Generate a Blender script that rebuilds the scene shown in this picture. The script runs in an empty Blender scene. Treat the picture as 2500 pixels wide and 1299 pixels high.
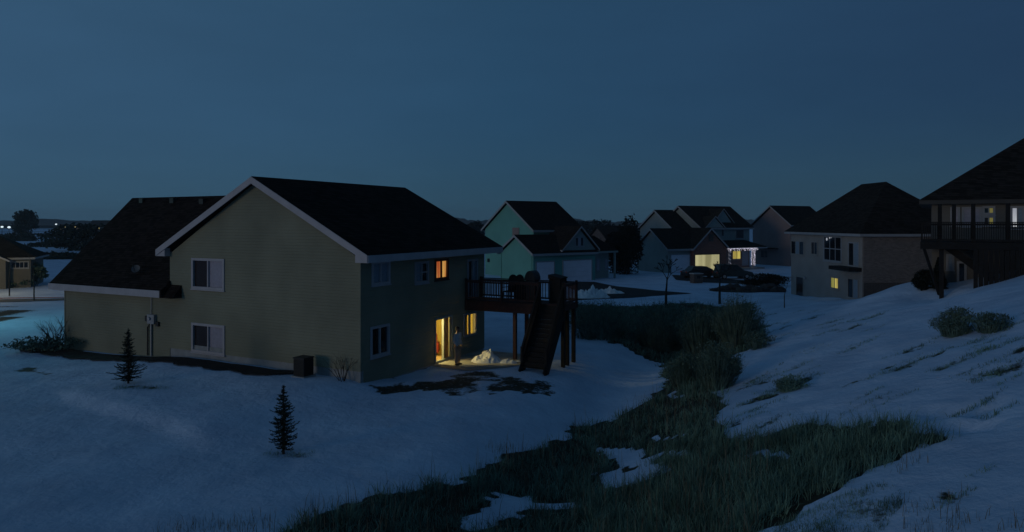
import bpy, bmesh, math, random
import numpy as np
from mathutils import Vector, Matrix
R = math.radians
random.seed(7)
rng = np.random.default_rng(7)
S = bpy.context.scene
COL = S.collection

# ------------------------------------------------------------------ camera, sky, light, exposure
CAM_Z, FPX, CX, HY = 6.7, 1700.0, 1250.0, 543.0
cam_data = bpy.data.cameras.new("camera")
cam = bpy.data.objects.new("camera", cam_data); COL.objects.link(cam)
cam.location = (0, 0, CAM_Z); cam.rotation_euler = (R(90), 0, 0)
cam_data.sensor_width = 36; cam_data.lens = FPX / 2500 * 36
cam_data.shift_y = -(649.5 - HY) / 2500
cam_data.clip_start = .1; cam_data.clip_end = 8000
S.camera = cam

SUN_EL = R(5)                      # low glow from the left, a little in front of the houses
SUN_DIR = Vector((-.80, -.60, 0)).normalized() * math.cos(SUN_EL) + Vector((0, 0, math.sin(SUN_EL)))
world = bpy.data.worlds.new("World"); S.world = world; world.use_nodes = True
wn, wl = world.node_tree.nodes, world.node_tree.links
bg = wn["Background"]
sky = wn.new("ShaderNodeTexSky"); sky.sky_type = 'NISHITA'; sky.sun_disc = False
sky.sun_elevation = R(2.0); sky.sun_rotation = math.atan2(SUN_DIR.x, SUN_DIR.y)
sky.air_density = 1.0; sky.dust_density = .3; sky.ozone_density = 6.0
SKY_W = .35                         # share of the physical dusk sky over an even blue dusk
tcw = wn.new("ShaderNodeTexCoord"); sepw = wn.new("ShaderNodeSeparateXYZ"); wl.new(tcw.outputs["Generated"], sepw.inputs[0])
def wmath(op, a, b=None, c=None):
    n = wn.new("ShaderNodeMath"); n.operation = op
    for i, q in enumerate((a, b, c)):
        if q is None: continue
        if isinstance(q, (int, float)): n.inputs[i].default_value = q
        else: wl.new(q, n.inputs[i])
    return n.outputs[0]
side = wn.new("ShaderNodeMapRange"); wl.new(sepw.outputs[0], side.inputs[0]); side.inputs[1].default_value = -.75; side.inputs[2].default_value = .75
dusk = wn.new("ShaderNodeValToRGB"); wl.new(side.outputs[0], dusk.inputs[0])
e = dusk.color_ramp.elements; e[0].position = 0; e[0].color = (.038, .095, .165, 1); e[1].position = 1; e[1].color = (.0155, .0365, .064, 1)
m_ = e.new(.5); m_.color = (.0200, .0600, .106, 1)
up = wn.new("ShaderNodeMapRange"); up.interpolation_type = 'SMOOTHSTEP'; wl.new(sepw.outputs[2], up.inputs[0])
up.inputs[1].default_value = .45; up.inputs[2].default_value = .95; up.inputs[3].default_value = 1.0; up.inputs[4].default_value = .72
hz = wn.new("ShaderNodeMapRange"); hz.interpolation_type = 'SMOOTHSTEP'; wl.new(sepw.outputs[2], hz.inputs[0])
hz.inputs[1].default_value = 0; hz.inputs[2].default_value = .16; hz.inputs[3].default_value = .30; hz.inputs[4].default_value = 0
low = wn.new("ShaderNodeMix"); low.data_type = 'RGBA'; wl.new(hz.outputs[0], low.inputs[0]); wl.new(dusk.outputs[0], low.inputs[6]); low.inputs[7].default_value = (.036, .084, .120, 1)
drk = wn.new("ShaderNodeVectorMath"); drk.operation = 'SCALE'; wl.new(low.outputs[2], drk.inputs[0]); wl.new(up.outputs[0], drk.inputs[3])
bg.inputs[1].default_value = 1.0
nis = wn.new("ShaderNodeVectorMath"); nis.operation = 'MULTIPLY'; wl.new(sky.outputs[0], nis.inputs[0]); nis.inputs[1].default_value = (.010*SKY_W, .028*SKY_W, .05*SKY_W)
sumw = wn.new("ShaderNodeVectorMath"); sumw.operation = 'ADD'; wl.new(drk.outputs[0], sumw.inputs[0]); wl.new(nis.outputs[0], sumw.inputs[1])
veil = wn.new("ShaderNodeTexNoise"); vm = wn.new("ShaderNodeMapping"); vm.inputs["Scale"].default_value = (1.6, 1.6, 6.0); wl.new(tcw.outputs["Generated"], vm.inputs[0]); wl.new(vm.outputs[0], veil.inputs["Vector"])
veil.inputs["Scale"].default_value = 1.3; veil.inputs["Detail"].default_value = 6; veil.inputs["Roughness"].default_value = .6
vs_ = wn.new("ShaderNodeVectorMath"); vs_.operation = 'SCALE'; wl.new(sumw.outputs[0], vs_.inputs[0]); wl.new(wmath('MULTIPLY_ADD', veil.outputs["Fac"], .34, .83), vs_.inputs[3])
wl.new(vs_.outputs[0], bg.inputs[0])

sd = bpy.data.lights.new("sun", 'SUN'); sun = bpy.data.objects.new("sun", sd); COL.objects.link(sun)
sd.energy = .25; sd.angle = R(14); sd.color = (1, .93, .80)
sun.rotation_euler = SUN_DIR.to_track_quat('Z', 'Y').to_euler()
S.view_settings.view_transform = 'Standard'; S.view_settings.look = 'None'
S.view_settings.exposure = 0; S.view_settings.gamma = 1
S.cycles.max_bounces = 6; S.cycles.transparent_max_bounces = 8
S.cycles.sample_clamp_indirect = 2.0

# ------------------------------------------------------------------ small tools
def link(o):
    COL.objects.link(o); return o

class MB:
    """collects faces of one mesh"""
    def __init__(s): s.v, s.f = [], []
    def add(s, vs, fs):
        n = len(s.v); s.v += [tuple(p) for p in vs]; s.f += [tuple(i + n for i in f) for f in fs]; return s
    def box(s, a, b):
        (x0, y0, z0), (x1, y1, z1) = a, b
        return s.add([(x0,y0,z0),(x1,y0,z0),(x1,y1,z0),(x0,y1,z0),(x0,y0,z1),(x1,y0,z1),(x1,y1,z1),(x0,y1,z1)],
                     [(0,3,2,1),(4,5,6,7),(0,1,5,4),(1,2,6,5),(2,3,7,6),(3,0,4,7)])
    def extrude(s, poly, d):
        """poly: 3D points, d: offset vector"""
        n = len(poly); d = Vector(d)
        q = [Vector(p) + d for p in poly]
        return s.add(list(poly) + q, [tuple(range(n))[::-1], tuple(range(n, 2*n))] +
                     [(i, (i+1) % n, n + (i+1) % n, n + i) for i in range(n)])
    def tube(s, p0, p1, r0, r1=None, n=6):
        r1 = r0 if r1 is None else r1
        p0, p1 = Vector(p0), Vector(p1); d = (p1 - p0)
        if d.length < 1e-6: return s
        d.normalize(); a = d.orthogonal().normalized(); b = d.cross(a)
        vs = []
        for p, r in ((p0, r0), (p1, r1)):
            for k in range(n):
                t = 2*math.pi*k/n; vs.append(p + (a*math.cos(t) + b*math.sin(t))*r)
        return s.add(vs, [(k, (k+1) % n, n + (k+1) % n, n + k) for k in range(n)] + [tuple(range(n))[::-1], tuple(range(n, 2*n))])
    def beam(s, p0, p1, w, h):
        """rectangular bar from p0 to p1; w horizontal width, h height"""
        p0, p1 = Vector(p0), Vector(p1); d = (p1 - p0).normalized()
        side = d.cross(Vector((0,0,1)))
        side = Vector((1,0,0)) if side.length < 1e-4 else side.normalized()
        up = side.cross(d)
        c = [side*(sx*w/2) + up*(sz*h/2) for sx, sz in ((-1,-1),(1,-1),(1,1),(-1,1))]
        return s.add([p0+q for q in c] + [p1+q for q in c], [(0,1,2,3),(7,6,5,4),(0,4,5,1),(1,5,6,2),(2,6,7,3),(3,7,4,0)])
    def ball(s, c, r, n=8, m=6, sq=(1,1,1)):
        vs = [(c[0], c[1], c[2] + r*sq[2])]
        for i in range(1, m):
            ph = math.pi*i/m
            for k in range(n):
                t = 2*math.pi*k/n
                vs.append((c[0]+r*sq[0]*math.sin(ph)*math.cos(t), c[1]+r*sq[1]*math.sin(ph)*math.sin(t), c[2]+r*sq[2]*math.cos(ph)))
        vs.append((c[0], c[1], c[2] - r*sq[2])); L = len(vs) - 1
        fs = [(0, 1+k, 1+(k+1) % n) for k in range(n)]
        for i in range(m-2):
            a = 1 + i*n
            fs += [(a+k, a+n+k, a+n+(k+1) % n, a+(k+1) % n) for k in range(n)]
        a = 1 + (m-2)*n
        fs += [(L, a+(k+1) % n, a+k) for k in range(n)]
        return s.add(vs, fs)
    def build(s, name, mat, parent=None, smooth=False, bevel=0):
        me = bpy.data.meshes.new(name); me.from_pydata(s.v, [], s.f)
        bm = bmesh.new(); bm.from_mesh(me); bmesh.ops.recalc_face_normals(bm, faces=bm.faces); bm.to_mesh(me); bm.free()
        if smooth: me.polygons.foreach_set("use_smooth", [True]*len(me.polygons))
        me.materials.append(mat)
        o = link(bpy.data.objects.new(name, me))
        if parent is not None: o.parent = parent
        if bevel:
            b = o.modifiers.new("bevel", 'BEVEL'); b.width = bevel; b.segments = 2; b.limit_method = 'ANGLE'
        return o

def fast_mesh(name, verts, tris, mat, parent=None, quads=None):
    """numpy arrays to a mesh object"""
    me = bpy.data.meshes.new(name)
    nv = len(verts); nt = len(tris); nq = 0 if quads is None else len(quads)
    me.vertices.add(nv); me.vertices.foreach_set("co", np.asarray(verts, np.float32).ravel())
    loops = np.asarray(tris, np.int32).ravel() if nt else np.zeros(0, np.int32)
    if nq: loops = np.concatenate([loops, np.asarray(quads, np.int32).ravel()])
    me.loops.add(len(loops)); me.loops.foreach_set("vertex_index", loops)
    me.polygons.add(nt + nq)
    st = np.concatenate([np.arange(nt)*3, nt*3 + np.arange(nq)*4]).astype(np.int32)
    me.polygons.foreach_set("loop_start", st)
    me.update(calc_edges=True); me.validate()
    me.materials.append(mat)
    o = link(bpy.data.objects.new(name, me))
    if parent is not None: o.parent = parent
    return o

def tag(o, label=None, cat=None, group=None, kind=None):
    if label: o["label"] = label
    if cat: o["category"] = cat
    if group: o["group"] = group
    if kind: o["kind"] = kind
    return o
def thing(name, label, cat, loc=(0,0,0), rz=0, group=None):
    o = link(bpy.data.objects.new(name, None)); o.location = loc; o.rotation_euler = (0,0,rz); o.empty_display_size = .3
    return tag(o, label, cat, group)

# ------------------------------------------------------------------ materials
def mat(name, col, rough=.8, bump=None, var=None, spec=.3, metal=0, emit=None):
    """col base colour; var=(scale, amount) noise variation; bump=('lap', period) | ('noise', scale, strength) | ('shingle',)"""
    m = bpy.data.materials.new(name); m.use_nodes = True
    nt = m.node_tree; p = nt.nodes["Principled BSDF"]; L = nt.links
    p.inputs["Base Color"].default_value = (*col, 1); p.inputs["Roughness"].default_value = rough
    p.inputs["Specular IOR Level"].default_value = spec; p.inputs["Metallic"].default_value = metal
    tc = nt.nodes.new("ShaderNodeTexCoord")
    if var:
        n = nt.nodes.new("ShaderNodeTexNoise"); n.inputs["Scale"].default_value = var[0]; n.inputs["Detail"].default_value = 5
        L.new(tc.outputs["Object"], n.inputs["Vector"])
        r = nt.nodes.new("ShaderNodeValToRGB"); a = var[1]
        r.color_ramp.elements[0].position = .3; r.color_ramp.elements[1].position = .7
        r.color_ramp.elements[0].color = (*[c*(1-a) for c in col], 1); r.color_ramp.elements[1].color = (*[min(1, c*(1+a)) for c in col], 1)
        L.new(n.outputs["Fac"], r.inputs[0]); L.new(r.outputs[0], p.inputs["Base Color"])
    if bump:
        b = nt.nodes.new("ShaderNodeBump")
        if bump[0] == 'lap':
            sep = nt.nodes.new("ShaderNodeSeparateXYZ"); L.new(tc.outputs["Object"], sep.inputs[0])
            d = nt.nodes.new("ShaderNodeMath"); d.operation = 'DIVIDE'; d.inputs[1].default_value = bump[1]; L.new(sep.outputs[2], d.inputs[0])
            f = nt.nodes.new("ShaderNodeMath"); f.operation = 'FRACT'; L.new(d.outputs[0], f.inputs[0])
            i = nt.nodes.new("ShaderNodeMath"); i.operation = 'SUBTRACT'; i.inputs[0].default_value = 1; L.new(f.outputs[0], i.inputs[1])
            b.inputs["Distance"].default_value = .03; b.inputs["Strength"].default_value = .9; L.new(i.outputs[0], b.inputs["Height"])
        elif bump[0] == 'noise':
            n2 = nt.nodes.new("ShaderNodeTexNoise"); n2.inputs["Scale"].default_value = bump[1]; n2.inputs["Detail"].default_value = 6
            L.new(tc.outputs["Object"], n2.inputs["Vector"])
            b.inputs["Distance"].default_value = .05; b.inputs["Strength"].default_value = bump[2]; L.new(n2.outputs["Fac"], b.inputs["Height"])
        elif bump[0] == 'shingle':
            # courses follow the height, tabs follow a slanted coordinate
            sep = nt.nodes.new("ShaderNodeSeparateXYZ"); L.new(tc.outputs["Object"], sep.inputs[0])
            cx = nt.nodes.new("ShaderNodeCombineXYZ"); ad = nt.nodes.new("ShaderNodeMath"); ad.operation = 'ADD'
            L.new(sep.outputs[0], ad.inputs[0]); L.new(sep.outputs[1], ad.inputs[1]); L.new(ad.outputs[0], cx.inputs[0]); L.new(sep.outputs[2], cx.inputs[1])
            br = nt.nodes.new("ShaderNodeTexBrick"); br.inputs["Scale"].default_value = 1; br.inputs["Brick Width"].default_value = .33
            br.inputs["Row Height"].default_value = .1; br.inputs["Mortar Size"].default_value = .008
            br.inputs["Color1"].default_value = (*[c*.6 for c in col], 1); br.inputs["Color2"].default_value = (*[c*1.5 for c in col], 1)
            br.inputs["Mortar"].default_value = (*[c*.3 for c in col], 1)
            L.new(cx.outputs[0], br.inputs["Vector"]); L.new(br.outputs["Color"], p.inputs["Base Color"])
            b.inputs["Distance"].default_value = .01; b.inputs["Strength"].default_value = .6; b.invert = True; L.new(br.outputs["Fac"], b.inputs["Height"])
        elif bump[0] == 'brick':
            sep = nt.nodes.new("ShaderNodeSeparateXYZ"); L.new(tc.outputs["Object"], sep.inputs[0])
            cx = nt.nodes.new("ShaderNodeCombineXYZ"); ad = nt.nodes.new("ShaderNodeMath"); ad.operation = 'ADD'
            L.new(sep.outputs[0], ad.inputs[0]); L.new(sep.outputs[1], ad.inputs[1]); L.new(ad.outputs[0], cx.inputs[0]); L.new(sep.outputs[2], cx.inputs[1])
            br = nt.nodes.new("ShaderNodeTexBrick"); br.inputs["Scale"].default_value = 1; br.inputs["Brick Width"].default_value = .24
            br.inputs["Row Height"].default_value = .08; br.inputs["Mortar Size"].default_value = .008
            br.inputs["Color1"].default_value = (*[c*.75 for c in col], 1); br.inputs["Color2"].default_value = (*[c*1.25 for c in col], 1)
            br.inputs["Mortar"].default_value = (.22, .2, .19, 1)
            L.new(cx.outputs[0], br.inputs["Vector"]); L.new(br.outputs["Color"], p.inputs["Base Color"])
            b.inputs["Distance"].default_value = .01; b.invert = True; L.new(br.outputs["Fac"], b.inputs["Height"])
        L.new(b.outputs[0], p.inputs["Normal"])
    if emit:
        p.inputs["Emission Color"].default_value = (*emit[0], 1); p.inputs["Emission Strength"].default_value = emit[1]
    return m

def curtain_lit(name, c0, c1, strength, scale=14.0, axis=(1,1,0)):
    """a lit window: folds of a curtain glowing between two colours"""
    m = bpy.data.materials.new(name); m.use_nodes = True; nt = m.node_tree; p = nt.nodes["Principled BSDF"]; L = nt.links
    tc = nt.nodes.new("ShaderNodeTexCoord"); mp = nt.nodes.new("ShaderNodeMapping"); mp.inputs["Scale"].default_value = (scale, scale, scale*.12)
    n = nt.nodes.new("ShaderNodeTexNoise"); n.inputs["Scale"].default_value = .6; n.inputs["Detail"].default_value = 3
    L.new(tc.outputs["Object"], mp.inputs[0]); L.new(mp.outputs[0], n.inputs["Vector"])
    r = nt.nodes.new("ShaderNodeValToRGB"); r.color_ramp.elements[0].position = .35; r.color_ramp.elements[1].position = .62
    r.color_ramp.elements[0].color = (*c0, 1); r.color_ramp.elements[1].color = (*c1, 1)
    L.new(n.outputs["Fac"], r.inputs[0]); L.new(r.outputs[0], p.inputs["Emission Color"])
    p.inputs["Emission Strength"].default_value = strength; p.inputs["Base Color"].default_value = (.3,.25,.18,1); p.inputs["Roughness"].default_value = .4
    return m

M = {}
M['siding_green'] = mat('siding_green', (.235, .222, .155), .8, ('lap', .13), (.45, .16))
M['siding_teal'] = mat('siding_teal', (.13, .34, .30), .75, ('lap', .15), (.5, .08))
M['siding_grey'] = mat('siding_grey', (.27, .30, .29), .75, ('lap', .15), (.5, .1))
M['siding_mauve'] = mat('siding_mauve', (.24, .175, .17), .8, ('lap', .15), (.5, .1))
M['stucco_tan'] = mat('stucco_tan', (.30, .27, .25), .85, ('noise', 8, .2), (.8, .1))
M['siding_warm'] = mat('siding_warm', (.17, .155, .13), .8, ('lap', .15), (.5, .12))
M['siding_dark'] = mat('siding_dark', (.15, .135, .12), .85, ('lap', .15), (.5, .1))
M['trim_dark'] = mat('trim_dark', (.055, .05, .048), .7, None, (2, .1))
M['brick_tan'] = mat('brick_tan', (.20, .155, .135), .9, ('brick',))
M['brick_red'] = mat('brick_red', (.27, .09, .062), .9, ('brick',))
M['brick_dark'] = mat('brick_dark', (.055, .04, .038), .9, ('brick',))
M['roof'] = mat('roof_shingle', (.023, .0165, .0145), .95, ('shingle',), spec=.04)
M['roof2'] = mat('roof_shingle_grey', (.027, .022, .019), .95, ('shingle',), spec=.04)
M['trim'] = mat('trim_white', (.42, .39, .41), .6, None, (2, .08))
M['trim_dim'] = mat('trim_grey', (.30, .30, .32), .6, None, (2, .08))
M['concrete'] = mat('concrete', (.30, .30, .30), .9, ('noise', 14, .3), (3, .15))
M['garage_door'] = mat('garage_door', (.74, .72, .80), .6, ('lap', .53), (1, .05))
M['glass'] = mat('window_glass', (.012, .013, .016), .06, spec=.5)
M['glass_brown'] = mat('window_glass_warm', (.035, .024, .022), .15, spec=.35)
M['curtain'] = mat('curtain_behind_glass', (.33, .30, .36), .35, None, (9, .12), spec=.5)
M['curtain_blue'] = mat('blind_behind_glass', (.22, .27, .33), .35, None, (9, .15), spec=.5)
M['wood'] = mat('deck_wood', (.060, .027, .023), .8, ('noise', 20, .3), (6, .3))
M['wood_dark'] = mat('deck_wood_dark', (.012, .010, .0095), .85, ('noise', 20, .3), (6, .3))
M['bark'] = mat('bark', (.045, .038, .034), .95, ('noise', 25, .5), (8, .3))
M['needles'] = mat('spruce_needles', (.030, .046, .038), .8, None, (9, .5), spec=.1)
M['leaf_dark'] = mat('shrub_leaf', (.095, .145, .115), .85, None, (3, .45), spec=.1)
M['leaf_far'] = mat('far_foliage', (.030, .045, .038), .9, None, (.3, .4), spec=.1)
M['evergreen'] = mat('evergreen_leaf', (.012, .016, .012), .9, None, (3, .4), spec=.1)
M['twig'] = mat('twig', (.040, .034, .034), .9, None, (6, .3), spec=.1)
M['grass'] = mat('tall_grass_blade', (.135, .225, .175), .8, None, (1.4, .5), spec=.12)
M['grass_brown'] = mat('dry_grass_blade', (.13, .12, .09), .8, None, (1.4, .4), spec=.12)
M['metal_grey'] = mat('painted_metal', (.30, .31, .33), .5, None, (5, .1), metal=.3)
M['rock'] = mat('boulder_stone', (.055, .045, .045), .9, ('noise', 5, .8), (2, .4))
M['dish_grey'] = mat('dish_grey', (.10, .10, .105), .6, None, (5, .1))
M['metal_dark'] = mat('dark_metal', (.022, .022, .023), .55, None, (5, .2))
M['black'] = mat('black_rubber', (.012, .012, .012), .8)
M['asphalt'] = mat('asphalt', (.020, .019, .021), .9, ('noise', 30, .3), (1.5, .25))
M['mulch'] = mat('mulch', (.020, .014, .013), .95, ('noise', 18, .9), (5, .5))
M['skin'] = mat('skin', (.28, .17, .125), .6)
M['jacket'] = mat('jacket_cloth', (.56, .52, .52), .9, ('noise', 30, .3), (6, .15))
M['trousers'] = mat('trouser_cloth', (.36, .26, .20), .9, ('noise', 30, .3), (6, .15))
M['hair'] = mat('hair', (.015, .012, .010), .8)
M['shoe'] = mat('shoe_leather', (.03, .022, .018), .6)
M['room_wall'] = mat('room_paint', (.72, .60, .20), .8, None, (1, .05))
M['room_floor'] = mat('room_carpet', (.42, .30, .14), .95, ('noise', 60, .4))
M['red_cloth'] = mat('red_upholstery', (.15, .018, .012), .85, ('noise', 40, .2))
M['car_dark'] = mat('car_paint_dark', (.010, .011, .013), .3, spec=.5)
M['car_green'] = mat('car_paint_green', (.020, .028, .026), .3, spec=.5)
M['kerb_red'] = mat('kerb_brick', (.26, .05, .035), .9, None, (.8, .3))  # red of the painted light streak by the road, also the car tail lights
M['room_curtain'] = mat('drape', (.50, .29, .10), .85, ('noise', 9, .5), (9, .3))
M['lit_garage'] = curtain_lit('lit_garage_glow', (.40, .36, .16), (.80, .74, .38), .52, 1.2)
M['lit_red'] = curtain_lit('lit_red_curtain', (.50, .07, .01), (1.0, .52, .12), .55, 5)
M['lit_yellow'] = curtain_lit('lit_yellow_blind', (.45, .34, .05), (.85, .70, .14), .55, 4)
M['lit_olive'] = curtain_lit('lit_olive_blind', (.30, .26, .04), (.60, .55, .08), .33, 4)
M['lit_white'] = curtain_lit('lit_white_blind', (.35, .38, .50), (.9, .95, 1.0), .5, 6)
M['lamp_white'] = mat('lamp_glow', (.8,.8,.8), emit=((.80, .95, 1.0), 1.0))
M['lamp_warm'] = mat('lamp_glow_warm', (.8,.7,.5), emit=((1.0, .8, .35), 1.2))
M['bulb'] = mat('bulb_glow', (.8,.8,.8), emit=((.90, .84, 1.0), 1.1))
M['far_wood'] = mat('far_wood_mass', (.022, .032, .036), .95, None, (.02, .4), spec=0)

# ------------------------------------------------------------------ terrain
def smooth(a, b, x):
    t = np.clip((x - a) / (b - a), 0, 1); return t*t*(3 - 2*t)
def vnoise(x, y, seed=0):
    """cheap smooth value noise, -1..1"""
    xi = np.floor(x).astype(np.int64); yi = np.floor(y).astype(np.int64); xf = x - xi; yf = y - yi
    u = xf*xf*(3-2*xf); v = yf*yf*(3-2*yf)
    def h(a, b):
        n = (a*374761393 + b*668265263 + seed*974634777) & 0x7fffffff
        n = ((n ^ (n >> 13)) * 1274126177) & 0x7fffffff
        return ((n ^ (n >> 16)) & 0xffff) / 32768.0 - 1
    return (h(xi,yi)*(1-u) + h(xi+1,yi)*u)*(1-v) + (h(xi,yi+1)*(1-u) + h(xi+1,yi+1)*u)*v
def ditch_d(x, y):
    return (x + .5)*.931 - (y - 15)*.365 - .7*np.sin(y*.16)
def H(x, y):
    x = np.asarray(x, float); y = np.asarray(y, float)
    d = ditch_d(x, y)
    k = np.interp(y, [-10, 7, 20, 33, 41, 52, 62, 72], [.40, .40, .32, .285, .27, .125, .025, 0])
    dd = np.maximum(d - 1.6, 0); dd = np.where(dd < 1.5, dd*dd/3.0, dd - .75)
    dd = np.where(dd > 16, 16 + (dd-16)*.35, dd); dd = np.minimum(dd, 30)
    z = k*dd
    z += -.75*np.exp(-(d/2.3)**2)*smooth(2, 12, y)*(1 - smooth(50, 62, y))
    near = 1 - smooth(62, 80, y)
    # yard: a swell along the gable side of the green house, lower by the patio
    lx = (x + 6.09); ly = (y - 28)
    t = lx*.463 + ly*.886; s = -lx*.886 + ly*.463
    z += .42*np.exp(-((t + 1.5)/3.2)**2)*smooth(-1.5, 1.5, s)*(1 - smooth(9, 17, s))
    z += .25*(1 - smooth(5, 22, y))*(1 - smooth(-3, 3, d))
    # old wheel track / low ridge across the front yard
    rx = (x + 16.5) + (y - 27)*-1.05
    z += near*(1 - smooth(0, 4, d))*(.05*vnoise(x*.35, y*.35, 3) + .02*vnoise(x*1.1, y*1.1, 4))
    z += near*smooth(1, 6, d)*(.10*vnoise(x*.3, y*.3, 5) + .05*vnoise(x*.9, y*.9, 6) + .025*vnoise(x*2.3, y*2.3, 8))
    # dip beside the shed-like bushes under the right deck
    z += -.35*np.exp(-(((x-21.2)/1.3)**2 + ((y-34.5)/2.2)**2)) + .45*np.exp(-(((x-22.0)/2.6)**2 + ((y-39.5)/2.4)**2))
    # step in the snow along an old track
    a = np.array([-17.6, 27.3]); b = np.array([-8.3, 20.2]); ab = b - a; l = np.hypot(*ab); ab /= l
    along = (x-a[0])*ab[0] + (y-a[1])*ab[1]; across = -(x-a[0])*ab[1] + (y-a[1])*ab[0]
    z += .20*smooth(-.35, .35, across + .25*np.sin(along*.6))*smooth(-1, 1.5, along)*(1 - smooth(l-3, l+.5, along))*(1 - smooth(1, 4, np.abs(across)))
    return z
def Hz(x, y): return float(H(x, y))
def ray(px, py): return (px - CX)/FPX, -(py - HY)/FPX
def at(px, py, Y):
    u, v = ray(px, py); return Vector((u*Y, Y, CAM_Z + v*Y))
def ground_at(px, py):
    u, v = ray(px, py); ys = np.geomspace(4, 1500, 900)
    diff = CAM_Z + v*ys - H(u*ys, ys)
    i = int(np.argmax(diff < 0)) if (diff < 0).any() else len(ys) - 1
    a, b = ys[max(i-1, 0)], ys[i]
    for _ in range(24):
        m = (a + b)/2
        if CAM_Z + v*m - Hz(u*m, m) < 0: b = m
        else: a = m
    return Vector((u*b, b, Hz(u*b, b)))
def gpoly(pts): return np.array([ground_at(*p)[:2] for p in pts])
def inside(poly, x, y):
    c = np.zeros(x.shape, bool); n = len(poly); j = n - 1
    for i in range(n):
        xi, yi = poly[i]; xj, yj = poly[j]
        if yi != yj:
            c ^= ((yi > y) != (yj > y)) & (x < (xj - xi)*(y - yi)/(yj - yi) + xi)
        j = i
    return c

# regions where the snow is gone or darkened for spruce shadows, as they lie on the ground
DITCH = gpoly([(640,1330),(760,1262),(900,1210),(1150,1170),(1230,1110),(1300,1090),(1360,1075),(1400,1040),(1560,995),(1615,945),(1625,888),
               (1545,858),(1470,826),(1400,797),(1380,752),(1400,742),(1560,748),(1690,737),(1745,748),(1835,738),(1850,790),(1880,815),(1850,842),(1790,868),
               (1795,905),(1755,950),(1770,985),(1725,1027),(1800,1062),(1700,1075),(1560,1120),(1700,1120),(1900,1080),(1830,1330)])
HILLGRASS = gpoly([(1640,1090),(1760,1065),(1900,1060),(1985,1045),(2110,1030),(2200,1030),(2285,1068),(2190,1115),(2060,1190),(1960,1245),(1840,1310),(1500,1330),(1400,1250)])
GAPS = [gpoly(q) for q in ([(1455,1085),(1530,1095),(1600,1125),(1655,1140),(1580,1150),(1530,1138)], [(1575,1066),(1620,1062),(1650,1070),(1600,1078)],
        [(1180,1218),(1260,1200),(1350,1212),(1420,1232),(1330,1240),(1260,1262),(1220,1290),(1150,1275)], [(1628,962),(1650,960),(1655,974),(1632,978)],
        [(1430,1165),(1480,1146),(1560,1146),(1660,1138),(1570,1172),(1470,1190)], [(1610,1098),(1680,1092),(1700,1104),(1640,1112)], [(1820,1118),(1890,1100),(1920,1112),(1850,1132)], [(1340,1225),(1390,1225),(1400,1240),(1350,1245)])]
LOWERGRASS = gpoly([(1850,1330),(1920,1262),(2030,1235),(2110,1212),(2200,1205),(2270,1200),(2240,1230),(2130,1265),(2060,1330)])
PATCHES = []      # streaks of bare ground on the hillside, and painted spruce shadows: centre, half length, half width, heading
def streak(px, py, ln, wd, ang=18):
    g = ground_at(px, py); PATCHES.append((g.x, g.y, ln, wd, R(ang)))
for q in [(1925,940,1.3,.5),(1905,912,1.4,.28),(1840,940,.8,.22),(1850,975,1.0,.22),(1870,990,.9,.2),(2190,900,1.2,.24),(2230,850,1.3,.16),(2350,875,1.2,.3),
          (2440,905,.9,.3),(2395,895,1.0,.2),(2260,875,1.2,.2),(1860,800,1.3,.35),(1900,805,1.0,.25),(1985,775,.8,.25),(2030,785,.8,.3),(2115,778,.9,.3),(2015,812,.7,.25),(2080,800,.7,.25),
          (2450,840,1.2,.3),(2390,830,.9,.3),(1960,1040,.5,.18),(2100,930,.6,.12),(2420,915,.7,.2),(2330,1215,.6,.15),(2400,1150,.35,.12),(1790,1035,1.2,.3),
          (1850,1042,1.0,.3),(1950,760,.5,.2),(1875,770,.8,.3),(1820,1010,.8,.15),(2445,1000,.5,.15)]:
    streak(*q)
PATCHES += [(*ground_at(345, 946)[:2], 1.1, .42, 0), (*ground_at(705, 1109)[:2], .75, .34, 0)]  # shadows at the spruce feet, painted as dark ellipses through the bare-ground mask
for _ in range(45):
    px, py = random.uniform(1800, 2500), random.uniform(760, 1000)
    g = ground_at(px, py); PATCHES.append((g.x, g.y, random.uniform(.25, .9), random.uniform(.06, .16), R(random.uniform(8, 30))))
PATIO_BARE = gpoly([(888,928),(960,905),(1060,892),(1290,905),(1390,930),(1330,965),(1180,960),(1000,955),(930,960)])
LEFTBARE = [gpoly(q) for q in ([(-60,880),(60,885),(120,920),(40,945),(-60,940)], [(-80,745),(40,748),(120,765),(20,770)], [(60,842),(160,838),(240,852),(150,865),(60,858)], [(-40,765),(20,762),(60,780),(-40,790)])]
FOOT = [(2370,995),(2395,1005),(2410,1032),(2365,1040),(2340,1000),(2300,1010),(2425,985),(2270,1003),(2320,1040)]
FOOT = [ground_at(*p) for p in FOOT]

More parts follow.
